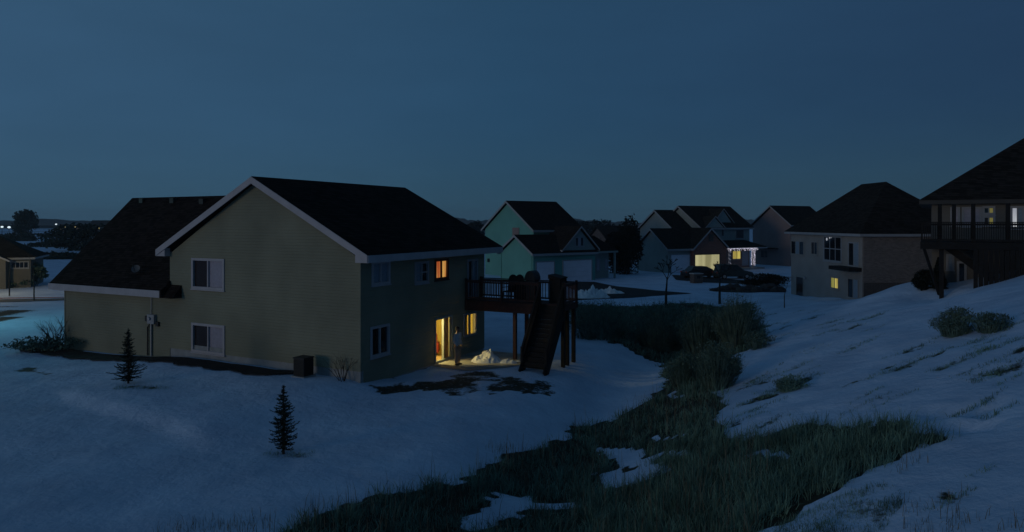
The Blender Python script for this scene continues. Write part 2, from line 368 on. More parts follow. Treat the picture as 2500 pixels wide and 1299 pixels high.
def bare(x, y):
    """1 where the ground shows, 0 where snow lies"""
    jx = x + .35*vnoise(x*1.3, y*1.3, 11) + .15*vnoise(x*4, y*4, 12); jy = y + .45*vnoise(x*1.3, y*1.3, 13) + .2*vnoise(x*4, y*4, 14)
    m = inside(DITCH, jx, jy) | inside(HILLGRASS, jx, jy)
    for g in GAPS: m &= ~inside(g, jx, jy)
    m = m.astype(float)
    m = np.maximum(m, .45*inside(LOWERGRASS, jx, jy)*smooth(-.2,.5,vnoise(x*1.6, y*1.6, 15)))
    hx = x + .30*vnoise(x*1.9, y*1.9, 19); hy = y + .24*vnoise(x*1.9, y*1.9, 20)
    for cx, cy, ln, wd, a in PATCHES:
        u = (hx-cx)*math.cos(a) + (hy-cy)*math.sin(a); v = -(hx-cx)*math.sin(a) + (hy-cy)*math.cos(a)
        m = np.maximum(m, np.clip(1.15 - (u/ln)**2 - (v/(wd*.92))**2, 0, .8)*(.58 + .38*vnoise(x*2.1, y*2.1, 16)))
    pb = inside(PATIO_BARE, jx, jy); m = np.maximum(m, pb*smooth(-.25, .5, vnoise(x*.9, y*.9, 17) + .25*vnoise(x*2.6, y*2.6, 27))*.63)
    for q in LEFTBARE: m = np.maximum(m, inside(q, jx, jy)*smooth(-.3, .4, vnoise(x*.5, y*.5, 18))*.85)
    return m

def ground_mesh():
    def axis(dense, far0, far1, n):
        lo, hi, st = dense
        c = np.arange(lo, hi + 1e-6, st)
        a = lo - (np.geomspace(1, 1 + lo - far0, n) - 1)[1:][::-1]
        b = hi + (np.geomspace(1, 1 + far1 - hi, n) - 1)[1:]
        return np.concatenate([a, c, b])
    xs = axis((-22, 30, .22), -4000, 4000, 60); ys = axis((6, 58, .22), -60, 6000, 80)
    X, Y = np.meshgrid(xs, ys); Z = H(X, Y)
    far = smooth(150, 600, Y)
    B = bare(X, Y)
    for f in FOOT:                       # footprints pressed into the snow
        Z -= .20*np.exp(-(((X-f.x)/.24)**2 + ((Y-f.y)/.26)**2))
    Z -= .05*B*(Y < 60)
    # far fields: bare stubble and scrub bands between snow
    fb = smooth(.25, .6, vnoise(X*.012, Y*.022, 21))*smooth(95, 140, Y)
    B = np.maximum(B, .6*fb)
    ny, nx = X.shape
    idx = np.arange(ny*nx).reshape(ny, nx)
    quads = np.stack([idx[:-1,:-1], idx[:-1,1:], idx[1:,1:], idx[1:,:-1]], -1).reshape(-1, 4)
    o = fast_mesh("ground", np.stack([X, Y, Z], -1).reshape(-1, 3), np.zeros((0,3)), None, quads=quads)
    me = o.data; me.polygons.foreach_set("use_smooth", [True]*len(me.polygons))
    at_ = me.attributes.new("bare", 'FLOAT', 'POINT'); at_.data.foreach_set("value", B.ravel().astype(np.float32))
    m = bpy.data.materials.new("snowy_ground"); m.use_nodes = True; nt = m.node_tree; L = nt.links; p = nt.nodes["Principled BSDF"]
    geo = nt.nodes.new("ShaderNodeNewGeometry")
    a = nt.nodes.new("ShaderNodeAttribute"); a.attribute_name = "bare"
    n = nt.nodes.new("ShaderNodeTexNoise"); n.inputs["Scale"].default_value = 5; n.inputs["Detail"].default_value = 8; n.inputs["Roughness"].default_value = .7
    L.new(geo.outputs["Position"], n.inputs["Vector"])
    s1 = nt.nodes.new("ShaderNodeMath"); s1.operation = 'MULTIPLY_ADD'; s1.inputs[1].default_value = .9; s1.inputs[2].default_value = -.45
    L.new(n.outputs["Fac"], s1.inputs[0])
    s2 = nt.nodes.new("ShaderNodeMath"); s2.operation = 'ADD'; L.new(a.outputs["Fac"], s2.inputs[0]); L.new(s1.outputs[0], s2.inputs[1])
    r = nt.nodes.new("ShaderNodeMapRange"); r.interpolation_type = 'SMOOTHSTEP'; r.inputs[1].default_value = .35; r.inputs[2].default_value = .6; L.new(s2.outputs[0], r.inputs[0])
    n2 = nt.nodes.new("ShaderNodeTexNoise"); n2.inputs["Scale"].default_value = .5; n2.inputs["Detail"].default_value = 7; L.new(geo.outputs["Position"], n2.inputs["Vector"])
    sr = nt.nodes.new("ShaderNodeValToRGB"); sr.color_ramp.elements[0].position = .3; sr.color_ramp.elements[1].position = .7
    sr.color_ramp.elements[0].color = (.47, .56, .72, 1); sr.color_ramp.elements[1].color = (.63, .73, .90, 1); L.new(n2.outputs["Fac"], sr.inputs[0])
    dr = nt.nodes.new("ShaderNodeValToRGB"); dr.color_ramp.elements[0].color = (.012, .013, .009, 1); dr.color_ramp.elements[1].color = (.055, .052, .032, 1); L.new(n.outputs["Fac"], dr.inputs[0])
    mx = nt.nodes.new("ShaderNodeMix"); mx.data_type = 'RGBA'; L.new(r.outputs[0], mx.inputs[0]); L.new(sr.outputs[0], mx.inputs[6]); L.new(dr.outputs[0], mx.inputs[7])
    L.new(mx.outputs[2], p.inputs["Base Color"]); p.inputs["Roughness"].default_value = .75; p.inputs["Specular IOR Level"].default_value = .2
    n3 = nt.nodes.new("ShaderNodeTexNoise"); n3.inputs["Scale"].default_value = 2.2; n3.inputs["Detail"].default_value = 9; n3.inputs["Roughness"].default_value = .62; L.new(geo.outputs["Position"], n3.inputs["Vector"])
    b = nt.nodes.new("ShaderNodeBump"); b.inputs["Distance"].default_value = .18; b.inputs["Strength"].default_value = .55; L.new(n3.outputs["Fac"], b.inputs["Height"]); L.new(b.outputs[0], p.inputs["Normal"])
    me.materials.clear(); me.materials.append(m)
    tag(o, "snow covered ground with bare patches", kind="structure")
    return o
ground_mesh()

def drape(name, pts, mat_, lift=.03, step=None, label=None):
    """a sheet over the ground, outline given as ground points"""
    P = [Vector((p[0], p[1], 0)) for p in pts]
    bm = bmesh.new(); vs = [bm.verts.new(p) for p in P]; f = bm.faces.new(vs)
    bmesh.ops.triangulate(bm, faces=bm.faces)
    if step:
        for _ in range(5):
            es = [e for e in bm.edges if e.calc_length() > step]
            if not es: break
            bmesh.ops.subdivide_edges(bm, edges=es, cuts=1); bmesh.ops.triangulate(bm, faces=bm.faces)
    for v in bm.verts: v.co.z = Hz(v.co.x, v.co.y) + lift
    bmesh.ops.recalc_face_normals(bm, faces=bm.faces)
    me = bpy.data.meshes.new(name); bm.to_mesh(me); bm.free(); me.materials.append(mat_)
    o = link(bpy.data.objects.new(name, me)); return tag(o, label, kind="structure")

# ------------------------------------------------------------------ building kit
class Site:
    def __init__(s, O, deg):
        s.O = Vector(O); s.a = R(deg); s.e1 = Vector((math.cos(s.a), math.sin(s.a), 0)); s.e2 = Vector((-math.sin(s.a), math.cos(s.a), 0))
    def at_s(s, px, py, s0=0):       # the point of the wall plane local y = s0 seen there -> (t, z)
        u, v = ray(px, py); d = Vector((u, 1, v)); c = Vector((0, 0, CAM_Z)) - s.O
        k = (s0 - c.dot(s.e2)) / d.dot(s.e2); p = c + d*k; return p.dot(s.e1), p.z
    def at_t(s, px, py, t0=0):
        u, v = ray(px, py); d = Vector((u, 1, v)); c = Vector((0, 0, CAM_Z)) - s.O
        k = (t0 - c.dot(s.e1)) / d.dot(s.e1); p = c + d*k; return p.dot(s.e2), p.z
    def w(s, t, q, z=0): return s.O + s.e1*t + s.e2*q + Vector((0,0,z))
    def rect_s(s, x0, y0, x1, y1, s0=0):
        t0, za = s.at_s(x0, y0, s0); t1, zb = s.at_s(x1, y1, s0); _, zc = s.at_s(x0, y1, s0); _, zd = s.at_s(x1, y0, s0)
        return min(t0,t1), max(t0,t1), (zb+zc)/2, (za+zd)/2
    def rect_t(s, x0, y0, x1, y1, t0=0):
        a, za = s.at_t(x0, y0, t0); b, zb = s.at_t(x1, y1, t0); _, zc = s.at_t(x0, y1, t0); _, zd = s.at_t(x1, y0, t0)
        return min(a,b), max(a,b), (zb+zc)/2, (za+zd)/2

def P3(axis, u, c, z): return (u, c, z) if axis == 's' else (c, u, z)
def bx(mb, axis, u0, u1, c0, c1, z0, z1): return mb.box(P3(axis, u0, min(c0,c1), z0) if axis == 's' else (min(c0,c1), u0, z0), P3(axis, u1, max(c0,c1), z1) if axis == 's' else (max(c0,c1), u1, z1))

def wall_panel(mb, axis, co, ci, u0, u1, z0, z1, holes=()):
    us = sorted({u0, u1, *[h[0] for h in holes], *[h[1] for h in holes]}); zs = sorted({z0, z1, *[h[2] for h in holes], *[h[3] for h in holes]})
    def solid(i, j):
        if i < 0 or j < 0 or i >= len(us)-1 or j >= len(zs)-1: return False
        u, z = (us[i]+us[i+1])/2, (zs[j]+zs[j+1])/2
        return not any(h[0] < u < h[1] and h[2] < z < h[3] for h in holes)
    q = lambda pts: mb.add([P3(axis, *p) for p in pts], [(0,1,2,3)])
    for i in range(len(us)-1):
        for j in range(len(zs)-1):
            if not solid(i, j): continue
            a, b, c, d = us[i], us[i+1], zs[j], zs[j+1]
            for cc in (co, ci): q([(a,cc,c),(b,cc,c),(b,cc,d),(a,cc,d)])
            if not solid(i-1, j): q([(a,co,c),(a,ci,c),(a,ci,d),(a,co,d)])
            if not solid(i+1, j): q([(b,co,c),(b,ci,c),(b,ci,d),(b,co,d)])
            if not solid(i, j-1): q([(a,co,c),(b,co,c),(b,ci,c),(a,ci,c)])
            if not solid(i, j+1): q([(a,co,d),(b,co,d),(b,ci,d),(a,ci,d)])

def window(parent, axis, c, sgn, rect, panes, frame, fw=.07, rows=1, hole=True, name='window', sill=True):
    """frame with one pane per column; sgn = outward direction along the plane's normal axis"""
    u0, u1, z0, z1 = rect; cols = len(panes)
    fo, fi = c + sgn*.045, c + (sgn*-.09 if hole else sgn*-.01)
    mb = MB()
    bx(mb, axis, u0-.04, u0+fw, fo, fi, z0-.04, z1+.04); bx(mb, axis, u1-fw, u1+.04, fo, fi, z0-.04, z1+.04)
    bx(mb, axis, u0+fw, u1-fw, fo, fi, z1-fw, z1+.04); bx(mb, axis, u0+fw, u1-fw, fo, fi, z0-.04, z0+fw)
    fo2 = c + sgn*.03
    iw = (u1 - u0 - 2*fw)
    for k in range(1, cols):
        uc = u0 + fw + iw*k/cols; bx(mb, axis, uc-fw*.45, uc+fw*.45, fo2, fi, z0+fw, z1-fw)
    for k in range(1, rows):
        zc = z0 + (z1-z0)*k/rows
        for j in range(cols):
            ua = u0 + fw + iw*j/cols + (fw*.45 if j else 0); ub = u0 + fw + iw*(j+1)/cols - (fw*.45 if j < cols-1 else 0)
            bx(mb, axis, ua, ub, fo2-sgn*.004, fi, zc-fw*.4, zc+fw*.4)
    o = mb.build(name, frame, parent)
    for j, pm in enumerate(panes):
        if pm is None: continue
        ua = u0 + fw + iw*j/cols + .002; ub = u0 + fw + iw*(j+1)/cols - .002
        pb = MB(); pc = c - sgn*.05 if hole else c + sgn*.012
        bx(pb, axis, ua, ub, pc, pc - sgn*.02, z0+fw+.002, z1-fw-.002); pb.build('pane', pm, o)
    if sill:
        sb = MB(); bx(sb, axis, u0-.07, u1+.07, c+sgn*.075, c+sgn*.0, z0-.09, z0-.042); sb.build('sill', frame, o)
    return o

def chevron(mb, axis, a0, a1, c, hw, zr, ze, th, hw2=None, ze2=None):
    """gable roof slab along 'axis' ('t': ridge runs along local x) from a0 to a1"""
    hw2 = hw if hw2 is None else hw2; ze2 = ze if ze2 is None else ze2
    prof = [(c-hw, ze), (c, zr), (c+hw2, ze2), (c+hw2, ze2-th), (c, zr-th), (c-hw, ze-th)]
    f = (lambda a, q: (a, q[0], q[1])) if axis == 't' else (lambda a, q: (q[0], a, q[1]))
    vs = [f(a0, q) for q in prof] + [f(a1, q) for q in prof]
    caps = [(0,1,4,5),(1,2,3,4)]
    mb.add(vs, caps + [tuple(i+6 for i in cc) for cc in caps] + [(i, (i+1) % 6, 6+(i+1) % 6, 6+i) for i in range(6)])
    return mb
def gable_body(mb, axis, a0, a1, c0, c1, z0, zw, zr):
    """solid house block with a gable top; ridge along axis"""
    m = (c0+c1)/2; prof = [(c0,z0),(c1,z0),(c1,zw),(m,zr),(c0,zw)]
    f = (lambda a, q: (a, q[0], q[1])) if axis == 't' else (lambda a, q: (q[0], a, q[1]))
    d = (a1-a0, 0, 0) if axis == 't' else (0, a1-a0, 0)
    return mb.extrude([f(a0, q) for q in prof], d)
def gable_roof(parent, axis, a0, a1, c, hw, zr, ze, rm, tm, th=.16, rake=.26, rake_ends=(True, True), fascia=True, fz=None):
    """roof slab with rake boards and eave fascia as its sub-parts"""
    mb = MB(); chevron(mb, axis, a0, a1, c, hw, zr, ze, th); rf = mb.build('roof', rm, parent)
    tb = MB()
    if rake_ends[0]: chevron(tb, axis, a0-.035, a0-.003, c, hw+.003, zr-.02, ze-.02, rake)
    if rake_ends[1]: chevron(tb, axis, a1+.003, a1+.035, c, hw+.003, zr-.02, ze-.02, rake)
    if fascia:
        fz = fz or rake
        for sg in (-1, 1):
            p0, p1 = c + sg*(hw+.003), c + sg*(hw+.035)
            if axis == 't': tb.box((a0+.001, min(p0,p1), ze-fz-.03), (a1-.001, max(p0,p1), ze-.03))
            else: tb.box((min(p0,p1), a0+.001, ze-fz-.03), (max(p0,p1), a1-.001, ze-.03))
    if tb.v: tb.build('roof_trim', tm, rf)
    return rf
def hip_roof(parent, t0, t1, s0, s1, ze, zr, rm, tm, th=.22, along=None):
    W, D = t1-t0, s1-s0; along = along or ('t' if W > D else 's'); h = min(W, D)/2
    if along == 't': ra, rb = (t0+h, (s0+s1)/2, zr), (t1-h, (s0+s1)/2, zr)
    else: ra, rb = ((t0+t1)/2, s0+h, zr), ((t0+t1)/2, s1-h, zr)
    A, B, C, D_ = (t0,s0,ze),(t1,s0,ze),(t1,s1,ze),(t0,s1,ze)
    mb = MB()
    if along == 't': mb.add([A,B,C,D_,ra,rb], [(0,1,5,4),(2,3,4,5),(1,2,5),(3,0,4),(3,2,1,0)])
    else: mb.add([A,B,C,D_,ra,rb], [(1,2,5,4),(3,0,4,5),(0,1,4),(2,3,5),(3,2,1,0)])
    rf = mb.build('roof', rm, parent)
    tb = MB().box((t0+.02, s0+.02, ze-th), (t1-.02, s1-.02, ze-.004)); tb.build('roof_trim', tm, rf)
    return rf
def garage_door(parent, axis, c, sgn, rect, pm, fm):
    u0, u1, z0, z1 = rect
    mb = MB(); fo = c + sgn*.05
    bx(mb, axis, u0-.12, u0, fo, c-sgn*.01, z0, z1+.12); bx(mb, axis, u1, u1+.12, fo, c-sgn*.01, z0, z1+.12); bx(mb, axis, u0, u1, fo, c-sgn*.01, z1, z1+.12)
    o = mb.build('garage_door', fm, parent)
    pb = MB(); n = 4
    for k in range(n):
        bx(pb, axis, u0+.001, u1-.001, c+sgn*.022, c+sgn*.004, z0+(z1-z0)*k/n+.012, z0+(z1-z0)*(k+1)/n-.012)
        bx(pb, axis, u0+.001, u1-.001, c+sgn*.012, c+sgn*.005, z0+(z1-z0)*(k+1)/n-.011, z0+(z1-z0)*(k+1)/n-.001 if k == n-1 else z0+(z1-z0)*(k+1)/n+.011)
    pb.build('door_panel', pm, o)
    return o

# ------------------------------------------------------------------ the green house with the patio
HS = Site((-6.094, 28, 0), 62.41)
LEN, WID = 10.0, 11.63
house = thing('gabled_house', 'large olive green sided house with white rake boards and a lit patio door', 'house', HS.O, HS.a)
EZ, RZ = 5.42, 8.72
r_up, r_lo = HS.rect_t(470, 633, 547, 705), HS.rect_t(470, 793, 548, 861)
w1, w2, w3 = HS.rect_s(908, 640, 950, 693), HS.rect_s(1013, 640, 1045, 690), HS.rect_s(1062, 634, 1093, 681)
w4, w5 = HS.rect_s(905, 796, 949, 867), HS.rect_s(1132, 765, 1162, 818)
door = HS.rect_s(1062, 775, 1103, 887); door = (door[0], door[1], .10, door[3])
bdoor = HS.rect_s(1141, 634, 1165, 690); bdoor = (bdoor[0], bdoor[1], 2.86, bdoor[3])
clip = lambda r: (r[0], r[1], r[2], min(r[3], EZ-.36))
w1, w2, w3, bdoor = map(clip, (w1, w2, w3, bdoor))
mb = MB(); SB = .95
wall_panel(mb, 't', 0, .2, 0, WID, SB, 5.2, [r_up, r_lo])
mb.extrude([(0, 0, 5.2), (0, WID, 5.2), (0, WID/2, RZ-.2)], (.2, 0, 0))
house_wall = mb
wall_panel(mb, 's', 0, .2, .2, LEN, .06, 5.2, [w1, w2, w3, w4, w5, door, bdoor])
wall_panel(mb, 't', LEN, LEN-.2, .2, WID, .06, 5.2); mb.extrude([(LEN, 0, 5.2), (LEN, WID, 5.2), (LEN, WID/2, RZ-.2)], (-.2, 0, 0))
wall_panel(mb, 's', WID, WID-.2, .2, LEN-.2, .06, 5.2)
# garage wing, flush with the gable wall
WG = 20.2
wall_panel(mb, 't', .0, .2, WID, WG, -.3, 3.3); mb.box((.2, WG-.2, -.3), (8.4, WG, 3.3)); mb.box((8.2, WID, -.3), (8.4, WG-.2, 3.3))
mb.extrude([(0, WG-.2, 3.3), (8.4, WG-.2, 3.3), (4.2, WG-.2, 7.7)], (0, .2, 0))
house_wall = mb.build('wall', M['siding_green'], house)
fb = MB(); fb.box((.025, .02, -.6), (.2, WID-.01, SB)); fb.box((.2, .02, -.6), (LEN-.03, .2, .058)); fb.build('foundation', M['concrete'], house)
MB().extrude([(-.018, -.018, SB), (.10, -.018, SB), (.10, -.002, SB), (-.002, -.002, SB), (-.002, .10, SB), (-.018, .10, SB)], (0, 0, 5.1-SB)).build('corner_board', M['siding_green'], house)
MB().box((-.018, WG-.1, 0), (-.001, WG+.015, 3.12)).build('corner_board', M['siding_green'], house)
roof = gable_roof(house, 't', -.30, 10.9, WID/2, WID/2+.6, RZ, EZ, M['roof'], M['trim'], th=.16, rake=.30)
# boxed eave ends of the gable and the soffit under the right eave
for sg in (-1, 1):
    q0 = WID/2 + sg*(WID/2+.6); q1 = WID/2 + sg*(WID/2-.02)
    MB().extrude([(-.30, q0, EZ-.33), (-.30, q1, EZ-.33), (-.30, q1, EZ+.05), (-.30, q0, EZ-.2)], (.295, 0, 0)).build('eave_box', M['trim'], house)
MB().box((.0, -.62, EZ-.33), (10.9, -.012, EZ-.31)).build('soffit', M['trim'], house)
# wing roof, 45 degrees, dying into the main roof
mb = MB(); chevron(mb, 's', 11.645, 20.75, 4.2, 4.7, 8.15, 3.45, .16)
for sg in (-1, 1):
    zc = lambda d, z: (4.2 + sg*d, z)
    tri = [(4.2, 6.92, 8.15), (4.2, 11.64, 8.15), (4.2 + sg*2.405, 11.64, 5.745)]
    mb.extrude(tri, (0, 0, -.1))
wing = mb.build('wing_roof', M['roof'], house)
tb = MB(); tb.box((-.545, 11.66, 3.13), (-.503, 20.75, 3.46)); tb.box((-.50, 11.7, 3.13), (-.005, 20.7, 3.15)); tb.build('roof_trim', M['trim'], wing)
tb = MB(); tb.extrude([(-.54, 11.655, 3.13), (-.02, 11.655, 3.13), (-.02, 11.655, 3.9), (-.54, 11.655, 3.46)], (0, -.10, 0))
tb.extrude([(-.54, 11.55, 3.13), (-.02, 11.55, 3.13), (-.02, 11.55, 3.75), (-.54, 11.55, 3.43)], (0, -.02, 0))
tb.extrude([(-.52, 11.52, 3.13), (-.01, 11.52, 3.13), (-.01, 11.52, 3.72)], (0, -.75, 0)); tb.build('eave_return', M['roof'], wing)
for (px, py) in ((350, 489), (425, 489), (497, 491)):
    # point of the front slope z = 3.45 + (t + .5)
    n = HS.e1*-1 + Vector((0,0,1)); u, v = ray(px, py); d = Vector((u, 1, v)); c = Vector((0,0,CAM_Z))
    p0 = HS.w(-.5, 0, 3.45); k = (p0 - c).dot(n)/d.dot(n); p = c + d*k - HS.O
    t, s_, z = p.dot(HS.e1), p.dot(HS.e2), p.z
    MB().box((t-.18, s_-.16, z-.16), (t+.05, s_+.16, z+.12)).build('roof_vent', M['metal_dark'], wing)
vb = MB(); vb.box((4.0, 7.3, 8.0), (4.4, 8.4, 8.32)); vb.build('ridge_vent', M['metal_dark'], wing)
# small dish on the wing roof
u, v = ray(345, 662); n = HS.e1*-1 + Vector((0,0,1)); d = Vector((u, 1, v)); c = Vector((0,0,CAM_Z)); p0 = HS.w(-.5, 0, 3.45)
p = c + d*((p0-c).dot(n)/d.dot(n)) - HS.O; t, s_, z = p.dot(HS.e1), p.dot(HS.e2), p.z
db = MB(); C0 = Vector((t-.28, s_, z+.12)); ax = Vector((-.75, -.45, .48)).normalized(); a1 = ax.orthogonal().normalized(); a2 = ax.cross(a1)
rings = []
for i, (r_, h_) in enumerate(((.02, 0), (.10, .012), (.16, .03), (.21, .055))):
    rings.append([C0 + ax*h_ + (a1*math.cos(k*math.pi/8) + a2*math.sin(k*math.pi/8))*r_ for k in range(16)])
db.add(sum(rings, []), [tuple(range(16))] + [(i*16+k, i*16+(k+1) % 16, (i+1)*16+(k+1) % 16, (i+1)*16+k) for i in range(3) for k in range(16)])
dish = db.build('satellite_dish', M['dish_grey'], house, smooth=True)
MB().tube((t, s_, z-.05), C0 - ax*.02, .025).tube(C0 + Vector((0,0,-.26)), C0 + ax*.34, .012).ball(C0 + ax*.34, .04).build('dish_arm', M['metal_dark'], dish)
# windows and doors
window(house, 't', 0, -1, r_up, [M['glass_brown'], M['curtain']][::-1], M['trim'], fw=.075)
window(house, 't', 0, -1, r_lo, [M['glass_brown'], M['curtain']][::-1], M['trim'], fw=.075)
window(house, 's', 0, -1, w1, [M['curtain_blue'], M['curtain_blue']], M['trim'])
window(house, 's', 0, -1, w2, [M['curtain_blue'], M['glass']], M['trim_dim'], rows=2)
window(house, 's', 0, -1, w3, [M['lit_red'], M['lit_red']], M['wood'])
window(house, 's', 0, -1, w4, [M['glass'], M['glass']], M['trim'])
window(house, 's', 0, -1, bdoor, [M['glass'], M['curtain_blue']], M['trim_dim'], name='balcony_door', sill=False)
# sliding door: left half stands open, right half drawn with a drape behind it
window(house, 's', 0, -1, door, [None, None], M['siding_grey'], fw=.05, name='sliding_door', sill=False)
ow = window(house, 's', 0, -1, w5, [None, None], M['trim_dim'], fw=.05, sill=False)
# the lit room behind
rb = MB(); Ra, Rb, Rs, Rh = 3.4, 9.75, 4.6, 2.42
rb.box((Ra-.1, .2, .0), (Ra, Rs, Rh)); rb.box((Rb, .2, .0), (Rb+.1, Rs, Rh)); rb.box((Ra-.1, Rs, .0), (Rb+.1, Rs+.1, Rh)); rb.box((Ra-.1, .2, Rh), (Rb+.1, Rs+.1, Rh+.1))
room = rb.build('room_wall', M['room_wall'], house); MB().box((Ra, .2, -.05), (Rb, Rs, .085)).build('room_floor', M['room_floor'], house)
def drape_mesh(u0, u1, s0, z0, z1, n=16):
    v = []
    for k in range(n+1):
        x = u0 + (u1-u0)*k/n; y = s0 + .028*math.sin(k*2.1)
        v += [(x, y, z0), (x, y, z1)]
    return MB().add(v, [(2*k, 2*k+2, 2*k+3, 2*k+1) for k in range(n)])
dm = (door[0]+door[1])/2
drape_mesh(dm+.03, door[1]-.03, .14, .12, door[3]-.02).build('door_drape', M['room_curtain'], house)
wm = w5[0] + (w5[1]-w5[0])*.5
drape_mesh(w5[0]+.02, wm, .14, w5[2]+.02, w5[3]-.02).build('window_drape', M['room_curtain'], house)
lp = bpy.data.lights.new("room_lamp", 'POINT'); lp.energy = 310; lp.color = (1, .80, .30); lp.shadow_soft_size = .12
lo = link(bpy.data.objects.new("room_lamp", lp)); lo.location = HS.w(5.25, 1.05, 2.1)
# meter and conduits on the gable wall
q0, z_t = HS.at_t(372, 716); _, z_b = HS.at_t(372, 862); qa, zA = HS.at_t(362, 766); qb, zB = HS.at_t(383, 791)
em = MB().box((-.16, qb+.02, zB), (-.002, qa-.12, zA)).build('electric_meter', M['metal_grey'], house, bevel=.01)
MB().tube((-.16, (qa+qb)/2, (zA+zB)/2+.03), (-.24, (qa+qb)/2, (zA+zB)/2+.03), .09, .08, 12).build('meter_dial', M['trim'], em)
MB().tube((-.06, q0, zA), (-.06, q0, z_t), .022).tube((-.06, q0, zB), (-.06, q0, .2), .045).build('conduit', M['metal_grey'], em)
MB().tube((-.06, q0+.28, .2), (-.06, q0+.28, zB-.2), .035).tube((-.06, q0+.28, zB-.2), (-.06, q0+.1, zB), .03).build('conduit', M['metal_dark'], em)
MB().box((-.10, qa-.1, zB+.1), (-.002, qa+.12, zA-.1)).build('switch_box', M['metal_dark'], em); MB().box((-.10, qb-.22, zB-.1), (-.002, qb-.02, zB+.12)).build('junction_box', M['metal_dark'], em)

# armchair and floor lamp in the room
def in_house(name, label, cat, t, s_, rz): return thing(name, label, cat, HS.w(t, s_, .085), HS.a + rz)
ch = in_house('armchair', 'red upholstered armchair just inside the open patio door', 'armchair', door[0]+1.55, 1.35, R(-60))
MB().box((-.34,-.34,.16),(.34,.34,.44)).build('seat', M['red_cloth'], ch, bevel=.05)
MB().extrude([(-.36,.26,.3),(.36,.26,.3),(.34,.42,1.0),(-.34,.42,1.0)], (0,.14,.02)).build('backrest', M['red_cloth'], ch, bevel=.05)
for sg in (-1, 1): MB().box((sg*.40-.07,-.34,.14),(sg*.40+.07,.36,.62)).build('armrest', M['red_cloth'], ch, bevel=.05)
for sx in (-.3,.3):
    for sy in (-.3,.3): MB().tube((sx,sy,0),(sx,sy,.16),.02,.025).build('leg', M['wood'], ch)
tl = in_house('side_table', 'small wooden side table seen through the open patio door', 'table', door[0]+3.2, 2.6, 0)
MB().box((-.3,-.3,.5),(.3,.3,.54)).build('table_top', M['wood'], tl, bevel=.01)
for sx in (-.26,.26):
    for sy in (-.26,.26): MB().tube((sx,sy,0),(sx,sy,.5),.02).build('leg', M['wood'], tl)

# patio slab and mulch bed
drape('patio', [HS.w(t, q)[:2] for t, q in ((4.9,-.01),(9.6,-.01),(9.6,-3.2),(8.2,-3.9),(6.2,-3.3),(4.9,-2.0))], mat('patio_concrete', (.34,.33,.30), .9, ('noise', 10, .4), (1.2,.3)), .035, .4)
bed = []
for k in range(40):
    s_ = 3.3 + (WG+1.2-3.3)*k/39; bed.append(HS.w(-.05 - .35*(s_ > 4) , s_)[:2])
for k in range(60)[::-1]:
    s_ = 3.0 + (WG+1.2-3.0)*k/59; wv = 1.25 + .12*math.sin(s_*3.1) + .08*math.sin(s_*7.3)
    bed.append(HS.w(-.45 - wv*min(1, (s_-2.95)/.9), s_)[:2])
drape('garden_bed', bed, M['mulch'], .06, .5)

# ------------------------------------------------------------------ deck with stairs on the green house
DZ = 2.82
dk = thing('wooden_deck', 'dark brown raised timber deck with steep stairs above the lit patio', 'deck', HS.w(8, 0, 0), HS.a)
def dl(t, q, z): return (t-8, -q, z)        # local: t along the wall, q out from the wall
T0, T1, Q0, Q1 = 8.03, 9.5, .02, 5.45
mb = MB()
for k in range(38):
    q = Q0 + (Q1-Q0)*k/38; a, b = dl(T0, q+.135, DZ-.035), dl(T1, q, DZ); mb.box((a[0], a[1], a[2]), (b[0], b[1], b[2]))
mb.build('deck_board', M['wood'], dk)
mb = MB()
a, b = dl(T0-.045, Q1+.045, DZ-.52), dl(T0-.002, Q0, DZ-.04); mb.box(a, b)
a, b = dl(T0, Q1+.045, DZ-.27), dl(T1, Q1+.002, DZ-.04); mb.box(a, b)
a, b = dl(T1+.002, Q1+.045, DZ-.27), dl(T1+.045, Q0, DZ-.04); mb.box(a, b)
mb.build('rim_joist', M['wood'], dk)
mb = MB()
for k in range(1, 9):
    t = T0 + (T1-T0)*k/9; a, b = dl(t-.02, Q1-.01, DZ-.25), dl(t+.02, Q0+.02, DZ-.04); mb.box(a, b)
mb.build('joist', M['wood_dark'], dk)
for t, q in ((8.12, 2.80), (8.12, 5.34), (8.62, 5.34), (9.4, 5.34), (9.4, 2.8)):
    g = HS.w(t, q*-1); gz = Hz(g.x, g.y)
    a, b = dl(t-.08, q+.08, gz-.3), dl(t+.08, q-.08, DZ-.275); MB().box(a, b).build('post', M['wood'] if q < 3 else M['wood_dark'], dk)
def railing(t0, q0, t1, q1, n, ends=True):
    A, B = Vector(dl(t0, q0, DZ)), Vector(dl(t1, q1, DZ))
    r = MB().beam(A + Vector((0,0,.98)), B + Vector((0,0,.98)), .13, .045).beam(A + Vector((0,0,.90)), B + Vector((0,0,.90)), .04, .08).beam(A + Vector((0,0,.11)), B + Vector((0,0,.11)), .04, .08).build('railing', M['wood'], dk)
    L_ = (B-A).length
    for k in range(n):
        p = A + (B-A)*((k+.5)/n); MB().tube(p + Vector((0,0,.06)), p + Vector((0,0,.92)), .021, n=4).build('baluster', M['wood'], r)
    np_ = max(2, int(L_/1.8)+1)
    for k in range(np_):
        p = A + (B-A)*(k/(np_-1)); MB().box(p + Vector((-.05,-.05,-.25)), p + Vector((.05,.05,1.06))).build('railing_post', M['wood'], r)
railing(T0-.02, .1, T0-.02, 4.12, 29); railing(T0, Q1, T1, Q1, 11); railing(T1, .1, T1, Q1, 34)
